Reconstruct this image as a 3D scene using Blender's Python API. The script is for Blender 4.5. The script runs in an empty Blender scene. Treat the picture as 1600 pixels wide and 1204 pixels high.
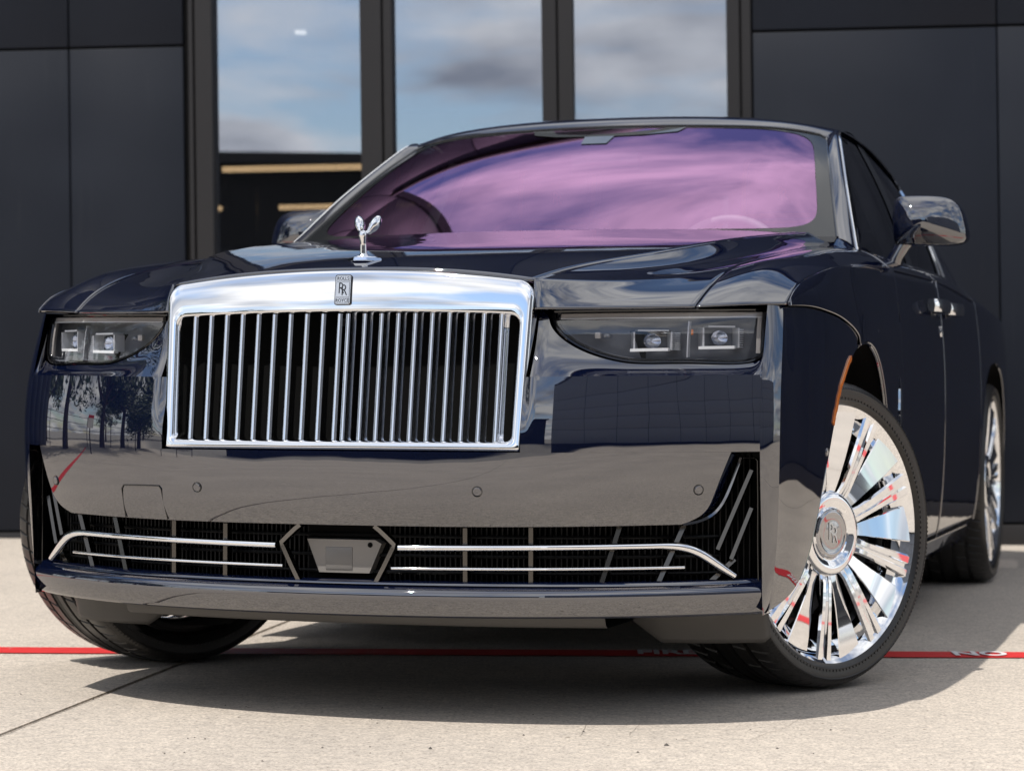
import bpy, bmesh, math, random
import numpy as np
from mathutils import Matrix, Vector
rad = math.radians
C = bpy.context.scene.collection
SC = bpy.context.scene

# ------------------------------------------------------------------ camera
cd = bpy.data.cameras.new('camera'); cam = bpy.data.objects.new('camera', cd); C.objects.link(cam)
CAM = Vector((1.9334, -5.8397, 0.7468)); YAW, PIT, ROL = rad(17.57), rad(0.03), rad(0.08)
fw = Vector((-math.sin(YAW)*math.cos(PIT), math.cos(YAW)*math.cos(PIT), math.sin(PIT)))
rt = Vector((math.cos(YAW), math.sin(YAW), 0)); up = rt.cross(fw)
r2 = math.cos(ROL)*rt + math.sin(ROL)*up; u2 = -math.sin(ROL)*rt + math.cos(ROL)*up
cam.matrix_world = Matrix(((r2.x, u2.x, -fw.x, CAM.x), (r2.y, u2.y, -fw.y, CAM.y), (r2.z, u2.z, -fw.z, CAM.z), (0, 0, 0, 1)))
cd.sensor_width = 36; cd.lens = 36*3659.6/1600; cd.clip_start = 0.05; cd.clip_end = 2000
cd.dof.use_dof = True; cd.dof.focus_distance = 5.25; cd.dof.aperture_fstop = 5.6
SC.camera = cam

# ------------------------------------------------------------------ sky and sun
SUN = Vector((-0.25, -0.48, 1.0)).normalized()
elev = math.asin(SUN.z); azim = math.atan2(SUN.x, SUN.y)
w = bpy.data.worlds.new('World'); SC.world = w; w.use_nodes = True
nt = w.node_tree; nt.nodes.clear()
def N(t, **k):
    n = nt.nodes.new(t)
    for a, b in k.items(): setattr(n, a, b)
    return n
out = N('ShaderNodeOutputWorld'); bg = N('ShaderNodeBackground'); bg.inputs[1].default_value = 0.145
sky = N('ShaderNodeTexSky'); sky.sky_type = 'NISHITA'; sky.sun_disc = False
sky.sun_elevation = elev; sky.sun_rotation = azim % (2*math.pi); sky.air_density = 1.0; sky.dust_density = 0.6; sky.ozone_density = 1.5
tc = N('ShaderNodeTexCoord'); sep = N('ShaderNodeSeparateXYZ'); nt.links.new(tc.outputs['Generated'], sep.inputs[0])
den = N('ShaderNodeMath', operation='MAXIMUM'); nt.links.new(sep.outputs[2], den.inputs[0]); den.inputs[1].default_value = 0.0
den2 = N('ShaderNodeMath', operation='ADD'); nt.links.new(den.outputs[0], den2.inputs[0]); den2.inputs[1].default_value = 0.22
dx = N('ShaderNodeMath', operation='DIVIDE'); dy = N('ShaderNodeMath', operation='DIVIDE')
nt.links.new(sep.outputs[0], dx.inputs[0]); nt.links.new(den2.outputs[0], dx.inputs[1])
nt.links.new(sep.outputs[1], dy.inputs[0]); nt.links.new(den2.outputs[0], dy.inputs[1])
cmb = N('ShaderNodeCombineXYZ'); nt.links.new(dx.outputs[0], cmb.inputs[0]); nt.links.new(dy.outputs[0], cmb.inputs[1])
cmb.inputs[2].default_value = 3.7
ns = N('ShaderNodeTexNoise'); ns.inputs['Scale'].default_value = 2.1; ns.inputs['Detail'].default_value = 9; ns.inputs['Roughness'].default_value = 0.56; ns.inputs['Distortion'].default_value = 0.35
nt.links.new(cmb.outputs[0], ns.inputs['Vector'])
cr = N('ShaderNodeValToRGB'); cr.color_ramp.elements[0].position = 0.37; cr.color_ramp.elements[1].position = 0.53
nt.links.new(ns.outputs['Fac'], cr.inputs[0])
ns2 = N('ShaderNodeTexNoise'); ns2.inputs['Scale'].default_value = 3.1; ns2.inputs['Detail'].default_value = 7
nt.links.new(cmb.outputs[0], ns2.inputs['Vector'])
cr2 = N('ShaderNodeValToRGB'); cr2.color_ramp.elements[0].position = 0.36; cr2.color_ramp.elements[1].position = 0.62
cr2.color_ramp.elements[0].color = (2.9, 3.1, 3.6, 1); cr2.color_ramp.elements[1].color = (8.0, 7.95, 7.9, 1)
nt.links.new(ns2.outputs['Fac'], cr2.inputs[0])
mx = N('ShaderNodeMix', data_type='RGBA'); nt.links.new(cr.outputs[0], mx.inputs[0]); nt.links.new(sky.outputs[0], mx.inputs[6]); nt.links.new(cr2.outputs[0], mx.inputs[7])
nt.links.new(mx.outputs[2], bg.inputs[0]); nt.links.new(bg.outputs[0], out.inputs[0])
sl = bpy.data.lights.new('sun', 'SUN'); sl.energy = 3.4; sl.angle = rad(0.53); sl.color = (1.0, 0.955, 0.89)
sun = bpy.data.objects.new('sun', sl); C.objects.link(sun)
sun.rotation_euler = SUN.to_track_quat('Z', 'Y').to_euler(); sun.location = (-6, -10, 20)
SC.view_settings.view_transform = 'Standard'; SC.view_settings.look = 'None'
SC.view_settings.exposure = 0.20; SC.view_settings.gamma = 1.0
SC.cycles.max_bounces = 10; SC.cycles.transparent_max_bounces = 16; SC.cycles.glossy_bounces = 6
SC.cycles.use_denoising = True; SC.cycles.caustics_reflective = False; SC.cycles.caustics_refractive = False
SC.cycles.sample_clamp_indirect = 6.0

# ------------------------------------------------------------------ materials
def new_mat(name):
    m = bpy.data.materials.new(name); m.use_nodes = True
    return m, m.node_tree, m.node_tree.nodes['Principled BSDF']
def pbr(name, col, rough=0.5, metal=0.0, coat=0.0, spec=0.5, coat_rough=0.02, emit=None, es=0.0):
    m, t, b = new_mat(name)
    b.inputs['Base Color'].default_value = (*col, 1); b.inputs['Roughness'].default_value = rough
    b.inputs['Metallic'].default_value = metal; b.inputs['Coat Weight'].default_value = coat
    b.inputs['Coat Roughness'].default_value = coat_rough; b.inputs['Specular IOR Level'].default_value = spec
    if emit: b.inputs['Emission Color'].default_value = (*emit, 1); b.inputs['Emission Strength'].default_value = es
    return m
def noise_rough(m, scale, lo, hi, bump=0.0, bscale=None, coltint=None, coord='Object'):
    t = m.node_tree; b = t.nodes['Principled BSDF']
    tcn = t.nodes.new('ShaderNodeTexCoord'); n = t.nodes.new('ShaderNodeTexNoise'); n.inputs['Scale'].default_value = scale; n.inputs['Detail'].default_value = 6
    t.links.new(tcn.outputs[coord], n.inputs['Vector'])
    mr = t.nodes.new('ShaderNodeMapRange'); mr.inputs[3].default_value = lo; mr.inputs[4].default_value = hi
    t.links.new(n.outputs['Fac'], mr.inputs[0]); t.links.new(mr.outputs[0], b.inputs['Roughness'])
    if coltint:
        mc = t.nodes.new('ShaderNodeMix'); mc.data_type = 'RGBA'; t.links.new(n.outputs['Fac'], mc.inputs[0])
        mc.inputs[6].default_value = b.inputs['Base Color'].default_value; mc.inputs[7].default_value = (*coltint, 1)
        t.links.new(mc.outputs[2], b.inputs['Base Color'])
    if bump:
        n2 = t.nodes.new('ShaderNodeTexNoise'); n2.inputs['Scale'].default_value = bscale or scale*8; n2.inputs['Detail'].default_value = 4
        t.links.new(tcn.outputs[coord], n2.inputs['Vector'])
        bp = t.nodes.new('ShaderNodeBump'); bp.inputs['Strength'].default_value = bump; bp.inputs['Distance'].default_value = 0.002
        t.links.new(n2.outputs['Fac'], bp.inputs['Height']); t.links.new(bp.outputs[0], b.inputs['Normal'])
    return m
PAINT = pbr('navy_paint', (0.0022, 0.0042, 0.0165), 0.6, 0.0, 1.0, 0.0, 0.014)
PAINT.node_tree.nodes['Principled BSDF'].inputs['Coat IOR'].default_value = 2.5
def ripple(m, scale, dist, coat=True):
    t = m.node_tree; b = t.nodes['Principled BSDF']; tcn = t.nodes.new('ShaderNodeTexCoord'); n = t.nodes.new('ShaderNodeTexNoise')
    n.inputs['Scale'].default_value = scale; n.inputs['Detail'].default_value = 1.5; t.links.new(tcn.outputs['Object'], n.inputs['Vector'])
    bp = t.nodes.new('ShaderNodeBump'); bp.inputs['Strength'].default_value = 1.0; bp.inputs['Distance'].default_value = dist
    t.links.new(n.outputs['Fac'], bp.inputs['Height']); t.links.new(bp.outputs[0], b.inputs['Normal'])
    if coat: t.links.new(bp.outputs[0], b.inputs['Coat Normal'])
ripple(PAINT, 5.0, 0.0011)
BLACKGLOSS = pbr('black_gloss', (0.004, 0.004, 0.005), 0.08, 0, 0.6)
UPR = pbr('satin_upright', (0.115, 0.108, 0.10), 0.18, 1.0)
FIN = pbr('black_fin', (0.0035, 0.0035, 0.004), 0.45, spec=0.25)
BRACKET = pbr('satin_bracket', (0.17, 0.165, 0.16), 0.12, 1.0)
CHROME = pbr('chrome', (0.86, 0.87, 0.89), 0.035, 1.0)
VANE = pbr('polished_steel', (0.80, 0.82, 0.86), 0.10, 1.0)
CAPM = pbr('cap_metal', (0.42, 0.42, 0.43), 0.06, 1.0)
DARKCHROME = pbr('dark_chrome', (0.20, 0.20, 0.21), 0.08, 1.0)
PLASTIC = noise_rough(pbr('black_plastic', (0.012, 0.012, 0.013), 0.55), 30, 0.45, 0.7)
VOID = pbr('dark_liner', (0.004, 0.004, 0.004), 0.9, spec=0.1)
TRAY = noise_rough(pbr('undertray_plastic', (0.05, 0.048, 0.046), 0.5), 12, 0.4, 0.65)
RUBBER = noise_rough(pbr('tyre_rubber', (0.009, 0.0087, 0.0087), 0.5, spec=0.55), 14, 0.30, 0.5, 0.12, 300, (0.018, 0.0165, 0.0155))
HOUSING = pbr('lamp_housing', (0.15, 0.155, 0.17), 0.35)
LAMPGREY = pbr('lamp_grey', (0.50, 0.51, 0.53), 0.3, 0.2)
STRIP = pbr('light_guide', (0.55, 0.51, 0.47), 0.25)
AMBER = pbr('amber_lens', (0.85, 0.22, 0.015), 0.25, coat=0.7)
LEATHER = noise_rough(pbr('dark_leather', (0.05, 0.046, 0.065), 0.5), 40, 0.4, 0.6)
PIPING = pbr('red_piping', (0.80, 0.13, 0.06), 0.5)
HEADLINER = pbr('headliner', (0.05, 0.05, 0.055), 0.9)
DASH = pbr('dash_leather', (0.018, 0.018, 0.022), 0.6)
WHEELMAT = pbr('steering_leather', (0.35, 0.34, 0.36), 0.5)
BRAKE = pbr('brake_steel', (0.24, 0.24, 0.25), 0.35, 1.0)
BADGEBLK = pbr('badge_enamel', (0.012, 0.014, 0.018), 0.25)
WHITE = pbr('white_mark', (0.8, 0.8, 0.78), 0.4)
FRIT = pbr('glass_frit', (0.008, 0.009, 0.0095), 0.10, coat=0.0)
FRAME = noise_rough(pbr('window_frame_metal', (0.020, 0.0185, 0.0195), 0.45, 0.2), 3, 0.4, 0.55)
INTERIOR = pbr('room_dark', (0.02, 0.02, 0.02), 0.8)
LAMPW = pbr('warm_lamp', (1, 0.8, 0.5), 0.5, emit=(1.0, 0.66, 0.34), es=2.6)
LAMPC = pbr('ceiling_lamp', (1, 1, 1), 0.5, emit=(1.0, 0.93, 0.82), es=2.0)
SEAL = pbr('joint_seal', (0.01, 0.01, 0.011), 0.8)

def glass_mat(name, refl, tint, f0, f1, rough=0.0):
    m = bpy.data.materials.new(name); m.use_nodes = True; t = m.node_tree; t.nodes.clear()
    o = t.nodes.new('ShaderNodeOutputMaterial'); mix = t.nodes.new('ShaderNodeMixShader')
    tr = t.nodes.new('ShaderNodeBsdfTransparent'); tr.inputs[0].default_value = (*tint, 1)
    gl = t.nodes.new('ShaderNodeBsdfGlossy'); gl.inputs[0].default_value = (*refl, 1); gl.inputs['Roughness'].default_value = rough
    lw = t.nodes.new('ShaderNodeLayerWeight'); lw.inputs[0].default_value = 0.5
    fr = t.nodes.new('ShaderNodeMath'); fr.operation = 'POWER'; fr.inputs[1].default_value = 5.0; t.links.new(lw.outputs['Facing'], fr.inputs[0])
    mr = t.nodes.new('ShaderNodeMapRange'); mr.inputs[3].default_value = f0; mr.inputs[4].default_value = f1
    t.links.new(fr.outputs[0], mr.inputs[0]); t.links.new(mr.outputs[0], mix.inputs[0])
    t.links.new(tr.outputs[0], mix.inputs[1]); t.links.new(gl.outputs[0], mix.inputs[2]); t.links.new(mix.outputs[0], o.inputs[0])
    return m
WSGLASS = glass_mat('coated_windscreen', (0.92, 0.52, 0.90), (0.85, 0.85, 0.87), 0.42, 1.0)
SIDEGLASS = glass_mat('tinted_glass', (0.9, 0.9, 0.95), (0.10, 0.10, 0.11), 0.05, 0.9)
LENS = glass_mat('lamp_lens', (1, 1, 1), (0.93, 0.94, 0.97), 0.085, 1.0)
LENSCOLOR = glass_mat('projector_glass', (1, 1, 1), (0.75, 0.78, 0.85), 0.15, 1.0)
PANE = glass_mat('window_pane', (0.80, 0.84, 0.93), (0.60, 0.61, 0.62), 0.40, 1.0)

def concrete(name, base, dark, lightc, sc=1.0):
    m, t, b = new_mat(name)
    tcn = t.nodes.new('ShaderNodeTexCoord'); mp = t.nodes.new('ShaderNodeMapping'); mp.inputs['Rotation'].default_value = (0, 0, rad(-15))
    t.links.new(tcn.outputs['Object'], mp.inputs[0])
    def noise(scale, detail, r=0.6, vec=None):
        n = t.nodes.new('ShaderNodeTexNoise'); n.inputs['Scale'].default_value = scale; n.inputs['Detail'].default_value = detail; n.inputs['Roughness'].default_value = r
        t.links.new((vec or mp).outputs[0], n.inputs['Vector']); return n
    st = t.nodes.new('ShaderNodeMapping'); st.inputs['Scale'].default_value = (1, 1.35, 1); t.links.new(mp.outputs[0], st.inputs[0])
    big = noise(0.9*sc, 6); mid = noise(26*sc, 8, 0.7, st); fine = noise(120*sc, 5, 0.75); pit = noise(45*sc, 3, 0.5)
    def ramp(src, p0, c0, p1, c1):
        r = t.nodes.new('ShaderNodeValToRGB'); r.color_ramp.elements[0].position = p0; r.color_ramp.elements[1].position = p1
        r.color_ramp.elements[0].color = (*c0, 1); r.color_ramp.elements[1].color = (*c1, 1); t.links.new(src.outputs['Fac'], r.inputs[0]); return r
    r1 = ramp(big, 0.35, dark, 0.62, base); r2_ = ramp(mid, 0.34, (0.80, 0.80, 0.81), 0.60, (1.10, 1.09, 1.08)); r3 = ramp(fine, 0.36, (0.55, 0.54, 0.53), 0.55, (1.10, 1.10, 1.10))
    r4 = ramp(pit, 0.27, (0.55, 0.54, 0.52), 0.34, (1, 1, 1))
    cur = r1
    for r in (r2_, r3, r4):
        mm = t.nodes.new('ShaderNodeMix'); mm.data_type = 'RGBA'; mm.blend_type = 'MULTIPLY'; mm.inputs[0].default_value = 1.0
        t.links.new(cur.outputs[2 if cur is not r1 else 0], mm.inputs[6]); t.links.new(r.outputs[0], mm.inputs[7]); cur = mm
    t.links.new(cur.outputs[2], b.inputs['Base Color'])
    b.inputs['Roughness'].default_value = 0.85; b.inputs['Specular IOR Level'].default_value = 0.25
    bp = t.nodes.new('ShaderNodeBump'); bp.inputs['Strength'].default_value = 0.45; bp.inputs['Distance'].default_value = 0.004
    t.links.new(fine.outputs['Fac'], bp.inputs['Height']); t.links.new(bp.outputs[0], b.inputs['Normal'])
    return m
CONC = concrete('broomed_concrete', (0.60, 0.535, 0.46), (0.515, 0.46, 0.398), (0.6, 0.56, 0.5))
FARGROUND = concrete('far_paving', (0.34, 0.32, 0.29), (0.27, 0.255, 0.235), (0.3, 0.3, 0.3))
REDPAINT = noise_rough(pbr('red_line_paint', (0.60, 0.018, 0.022), 0.55), 25, 0.45, 0.7, 0.3, 150, (0.70, 0.04, 0.035))
def worn(m):
    t = m.node_tree; b = t.nodes['Principled BSDF']; src = b.inputs['Base Color'].links[0].from_socket
    tcn = t.nodes.new('ShaderNodeTexCoord'); n = t.nodes.new('ShaderNodeTexNoise'); n.inputs['Scale'].default_value = 38; n.inputs['Detail'].default_value = 7; n.inputs['Roughness'].default_value = 0.7
    t.links.new(tcn.outputs['Object'], n.inputs['Vector']); r = t.nodes.new('ShaderNodeValToRGB'); r.color_ramp.elements[0].position = 0.30; r.color_ramp.elements[1].position = 0.37
    t.links.new(n.outputs['Fac'], r.inputs[0]); mm = t.nodes.new('ShaderNodeMix'); mm.data_type = 'RGBA'; mm.inputs[6].default_value = (0.42, 0.33, 0.28, 1)
    t.links.new(r.outputs[0], mm.inputs[0]); t.links.new(src, mm.inputs[7]); t.links.new(mm.outputs[2], b.inputs['Base Color'])
worn(REDPAINT)
WHITEPAINT = noise_rough(pbr('white_stencil_paint', (0.72, 0.70, 0.70), 0.6), 40, 0.5, 0.7, 0.2, 150, (0.85, 0.83, 0.82))
def panel_mat():
    m, t, b = new_mat('charcoal_panel')
    tcn = t.nodes.new('ShaderNodeTexCoord'); n = t.nodes.new('ShaderNodeTexNoise'); n.inputs['Scale'].default_value = 1.7; n.inputs['Detail'].default_value = 7
    mp = t.nodes.new('ShaderNodeMapping'); mp.inputs['Scale'].default_value = (6, 6, 0.5); t.links.new(tcn.outputs['Object'], mp.inputs[0]); 
    s = t.nodes.new('ShaderNodeTexNoise'); s.inputs['Scale'].default_value = 3; s.inputs['Detail'].default_value = 6; t.links.new(mp.outputs[0], s.inputs['Vector'])
    t.links.new(tcn.outputs['Object'], n.inputs['Vector'])
    f = t.nodes.new('ShaderNodeTexNoise'); f.inputs['Scale'].default_value = 420; f.inputs['Detail'].default_value = 2; t.links.new(tcn.outputs['Object'], f.inputs['Vector'])
    r = t.nodes.new('ShaderNodeValToRGB'); r.color_ramp.elements[0].color = (0.0055, 0.0080, 0.0150, 1); r.color_ramp.elements[1].color = (0.0080, 0.0112, 0.0200, 1)
    r.color_ramp.elements[0].position = 0.3; r.color_ramp.elements[1].position = 0.7; t.links.new(n.outputs['Fac'], r.inputs[0])
    r2 = t.nodes.new('ShaderNodeValToRGB'); r2.color_ramp.elements[0].position = 0.62; r2.color_ramp.elements[1].position = 0.8
    r2.color_ramp.elements[0].color = (0, 0, 0, 1); r2.color_ramp.elements[1].color = (0.35, 0.35, 0.35, 1); t.links.new(s.outputs['Fac'], r2.inputs[0])
    mm = t.nodes.new('ShaderNodeMix'); mm.data_type = 'RGBA'; t.links.new(r2.outputs[0], mm.inputs[0]); t.links.new(r.outputs[0], mm.inputs[6]); mm.inputs[7].default_value = (0.024, 0.027, 0.034, 1)
    t.links.new(mm.outputs[2], b.inputs['Base Color'])
    mr = t.nodes.new('ShaderNodeMapRange'); mr.inputs[3].default_value = 0.42; mr.inputs[4].default_value = 0.62; t.links.new(n.outputs['Fac'], mr.inputs[0]); t.links.new(mr.outputs[0], b.inputs['Roughness'])
    b.inputs['Specular IOR Level'].default_value = 0.28
    bp = t.nodes.new('ShaderNodeBump'); bp.inputs['Strength'].default_value = 0.12; bp.inputs['Distance'].default_value = 0.001; t.links.new(f.outputs['Fac'], bp.inputs['Height'])
    wv = t.nodes.new('ShaderNodeTexNoise'); wv.inputs['Scale'].default_value = 1.1; wv.inputs['Detail'].default_value = 1; t.links.new(tcn.outputs['Object'], wv.inputs['Vector'])
    b2 = t.nodes.new('ShaderNodeBump'); b2.inputs['Strength'].default_value = 1.0; b2.inputs['Distance'].default_value = 0.035; t.links.new(wv.outputs['Fac'], b2.inputs['Height'])
    t.links.new(bp.outputs[0], b2.inputs['Normal']); t.links.new(b2.outputs[0], b.inputs['Normal'])
    return m
PANEL = panel_mat()
PANEL2 = noise_rough(pbr('grey_panel', (0.19, 0.205, 0.23), 0.6), 2, 0.5, 0.7)
def leaf_mat(name, a, bcol):
    m, t, b = new_mat(name)
    oi = t.nodes.new('ShaderNodeTexCoord'); n = t.nodes.new('ShaderNodeTexNoise'); n.inputs['Scale'].default_value = 1.3; t.links.new(oi.outputs['Object'], n.inputs['Vector'])
    mm = t.nodes.new('ShaderNodeMix'); mm.data_type = 'RGBA'; mm.inputs[6].default_value = (*a, 1); mm.inputs[7].default_value = (*bcol, 1); t.links.new(n.outputs['Fac'], mm.inputs[0])
    t.links.new(mm.outputs[2], b.inputs['Base Color']); b.inputs['Roughness'].default_value = 0.6
    return m
LEAF = leaf_mat('leaves', (0.035, 0.06, 0.02), (0.08, 0.12, 0.035)); BARK = pbr('bark', (0.08, 0.06, 0.045), 0.9)

# ------------------------------------------------------------------ mesh helpers
def link(name, me, mat, parent=None):
    o = bpy.data.objects.new(name, me); C.objects.link(o)
    if mat is not None and not me.materials: me.materials.append(mat)
    if parent is not None: o.parent = parent
    return o
def mk(name, verts, faces, mat, parent=None, smooth=True):
    me = bpy.data.meshes.new(name); me.from_pydata([tuple(map(float, v)) for v in verts], [], faces); me.update()
    if smooth: me.polygons.foreach_set('use_smooth', [True]*len(me.polygons))
    return link(name, me, mat, parent)
def bm_obj(name, bm, mat, parent=None, smooth=False, sharp=None):
    me = bpy.data.meshes.new(name); bmesh.ops.recalc_face_normals(bm, faces=bm.faces[:]); bm.to_mesh(me); bm.free()
    if smooth: me.polygons.foreach_set('use_smooth', [True]*len(me.polygons))
    if sharp is not None: me.set_sharp_from_angle(angle=rad(sharp))
    return link(name, me, mat, parent)
def cubic(pts, n):
    P = np.asarray(pts, float); m = len(P)
    if m == 2:
        t = np.linspace(0, 1, n)[:, None]; return P[0]*(1-t)+P[1]*t
    d = np.linalg.norm(np.diff(P, axis=0), axis=1); d = np.maximum(d, 1e-6)**0.75; T = np.concatenate([[0], np.cumsum(d)])
    return ncs(T, P, np.linspace(0, T[-1], n))
def ncs(T, P, q):
    T = np.asarray(T, float); P = np.asarray(P, float); m = len(T); h = np.diff(T); q = np.asarray(q, float)
    A = np.zeros((m, m)); B = np.zeros_like(P); A[0, 0] = A[-1, -1] = 1
    for i in range(1, m-1):
        A[i, i-1] = h[i-1]; A[i, i] = 2*(h[i-1]+h[i]); A[i, i+1] = h[i]
        B[i] = 6*((P[i+1]-P[i])/h[i]-(P[i]-P[i-1])/h[i-1])
    M = np.linalg.solve(A, B)
    i = np.clip(np.searchsorted(T, q, side='right')-1, 0, m-2)
    a = (T[i+1]-q); b = (q-T[i]); hh = h[i]
    if P.ndim > 1: a, b, hh = a[:, None], b[:, None], hh[:, None]
    return M[i]*a**3/(6*hh)+M[i+1]*b**3/(6*hh)+(P[i]/hh-M[i]*hh/6)*a+(P[i+1]/hh-M[i+1]*hh/6)*b
def fn(T, V):
    T = np.asarray(T, float); V = np.asarray(V, float)
    def f(q):
        q = np.asarray(q, float); s = q.shape; r = ncs(T, V, np.clip(q.ravel(), T[0], T[-1])); return r.reshape(s)
    return f
def loft(rows, nu, nv):
    R_ = [cubic(r, nv) for r in rows]; R_ = np.array(R_)
    G = np.zeros((nu, nv, 3))
    for j in range(nv): G[:, j] = cubic(R_[:, j], nu)
    return G
def grid_faces(nu, nv, flip=False, off=0):
    F = []
    for i in range(nu-1):
        for j in range(nv-1):
            a = off+i*nv+j; q = (a, a+1, a+nv+1, a+nv)
            F.append(q[::-1] if flip else q)
    return F
def grid_obj(name, G, mat, parent, thick=0.0, flip=False):
    nu, nv = G.shape[:2]
    o = mk(name, G.reshape(-1, 3), grid_faces(nu, nv, flip), mat, parent)
    if thick: solid(o, thick)
    return o
def grids_obj(name, Gs, mat, parent, thick=0.0):
    V = []; F = []
    for g in Gs:
        G, fl = g if isinstance(g, tuple) else (g, False)
        F += grid_faces(G.shape[0], G.shape[1], fl, len(V)); V += list(G.reshape(-1, 3))
    o = mk(name, V, F, mat, parent)
    if thick: solid(o, thick)
    return o
def solid(o, t, off=-1):
    m = o.modifiers.new('thickness', 'SOLIDIFY'); m.thickness = t; m.offset = off; m.use_even_offset = False
def mirx(G): 
    H = np.array(G, float).copy(); H[..., 0] *= -1; return H
def both(name, G, mat, parent, thick=0.0, flip=False):
    return grid_obj(name, G, mat, parent, thick, flip), grid_obj(name, mirx(G), mat, parent, thick, not flip)
def mirror_copy(o, parent):
    me = o.data.copy(); n = len(me.vertices); co = np.zeros(n*3); me.vertices.foreach_get('co', co); co = co.reshape(-1, 3); co[:, 0] *= -1
    me.vertices.foreach_set('co', co.ravel()); me.flip_normals(); me.update()
    c = o.copy(); c.data = me; C.objects.link(c); c.parent = parent; return c
def box(bm, c, s, rot=None):
    r = bmesh.ops.create_cube(bm, size=1.0); M = Matrix.Translation(c) @ (rot.to_4x4() if rot else Matrix.Identity(4)) @ Matrix.Diagonal((*s, 1))
    bmesh.ops.transform(bm, matrix=M, verts=r['verts']); return r['verts']
def box_obj(name, c, s, mat, parent=None, bevel=0.0, rot=None):
    bm = bmesh.new(); box(bm, Vector((0, 0, 0)), s, None)
    if bevel: bmesh.ops.bevel(bm, geom=bm.edges[:], offset=bevel, segments=2, affect='EDGES', profile=0.5)
    M = Matrix.Translation(c) @ (rot.to_4x4() if rot else Matrix.Identity(4)); bmesh.ops.transform(bm, matrix=M, verts=bm.verts[:])
    return bm_obj(name, bm, mat, parent, smooth=bool(bevel), sharp=35 if bevel else None)
def tube(name, path, r, mat, parent=None, n=10, prof=None, up=(0, 0, 1), caps=True):
    """sweep a closed profile (a,b) along path; a along side, b along up"""
    P = np.asarray(path, float); m = len(P); U = np.array(up, float)
    if prof is None: prof = [(math.cos(2*math.pi*k/n), math.sin(2*math.pi*k/n)) for k in range(n)]
    rr = r if hasattr(r, '__len__') else [r]*m
    V = []; F = []; n = len(prof)
    for i in range(m):
        t = P[min(i+1, m-1)]-P[max(i-1, 0)]; t /= np.linalg.norm(t); s = np.cross(t, U); s /= np.linalg.norm(s); u = np.cross(s, t)
        for a, b in prof: V.append(P[i]+(s*a+u*b)*rr[i])
    for i in range(m-1):
        for k in range(n):
            F.append((i*n+k, i*n+(k+1) % n, (i+1)*n+(k+1) % n, (i+1)*n+k))
    if caps: F.append(tuple(range(n))[::-1]); F.append(tuple((m-1)*n+k for k in range(n)))
    o = mk(name, V, F, mat, parent); o.data.set_sharp_from_angle(angle=rad(40)); return o
def lathe(name, prof, mat, parent=None, n=96, axis='X', sharp=35):
    V = []; F = []; m = len(prof)
    for k in range(n):
        a = 2*math.pi*k/n
        for r, x in prof: V.append((x, r*math.cos(a), r*math.sin(a)))
    for k in range(n):
        for j in range(m-1):
            a = k*m+j; b = ((k+1) % n)*m+j; F.append((a, a+1, b+1, b))
    o = mk(name, V, F, mat, parent); o.data.set_sharp_from_angle(angle=rad(sharp)); return o
def text_mesh(name, txt, size, mat, parent, M, extrude=0.001, sx=1.0, shear=0.0, bold=0.0, bevel=0.0):
    cu = bpy.data.curves.new(name, 'FONT'); cu.body = txt; cu.size = size; cu.extrude = extrude; cu.align_x = 'CENTER'; cu.align_y = 'CENTER'; cu.offset = bold; cu.resolution_u = 4
    to = bpy.data.objects.new(name, cu); C.objects.link(to); bpy.context.view_layer.update()
    dg = bpy.context.evaluated_depsgraph_get(); me = bpy.data.meshes.new_from_object(to.evaluated_get(dg)); bpy.data.objects.remove(to)
    me.transform(M @ Matrix.Diagonal((sx, 1, 1, 1))); me.materials.clear(); me.materials.append(mat); me.name = name
    return link(name, me, mat, parent)
def empty(name, loc=(0, 0, 0), rz=0.0):
    o = bpy.data.objects.new(name, None); C.objects.link(o); o.location = loc; o.rotation_euler = (0, 0, rz); o.empty_display_size = 0.2; return o
def tag(o, label=None, cat=None, group=None, kind=None):
    if label: o['label'] = label
    if cat: o['category'] = cat
    if group: o['group'] = group
    if kind: o['kind'] = kind
    return o

# ================================================================== the setting
ground = mk('ground', [(-300, -300, -0.03), (300, -300, -0.03), (300, 300, -0.03), (-300, 300, -0.03)], [(0, 1, 2, 3)], FARGROUND, None, False)
tag(ground, kind='structure')
D = Vector((-0.151, 0.989, 0)).normalized(); E_ = Vector((D.y, -D.x, 0)); J0 = Vector((-0.712, -0.807, 0))
for k in range(-4, 5):
    for l, (t0, t1) in enumerate(((-15.0, -7.2), (-7.2, 6.1), (6.1, 13.0))):
        g = 0.0045
        e0, e1 = k*5.0+g, (k+1)*5.0-g; a0, a1 = t0+g, t1-g
        pts = [(e0, a0), (e1, a0), (e1, a1), (e0, a1)]
        bm = bmesh.new(); base = J0
        vt = [bm.verts.new(base+E_*e+D*a+Vector((0, 0, 0.0))) for e, a in pts]; vb = [bm.verts.new(base+E_*e+D*a+Vector((0, 0, -0.12))) for e, a in pts]
        bm.faces.new(vt)
        for i in range(4): bm.faces.new((vt[i], vb[i], vb[(i+1) % 4], vt[(i+1) % 4]))
        bmesh.ops.bevel(bm, geom=[ed for ed in bm.edges if all(v.co.z > -0.01 for v in ed.verts)], offset=0.004, segments=2, affect='EDGES')
        bm_obj('concrete_slab', bm, CONC, ground, smooth=False)
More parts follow.
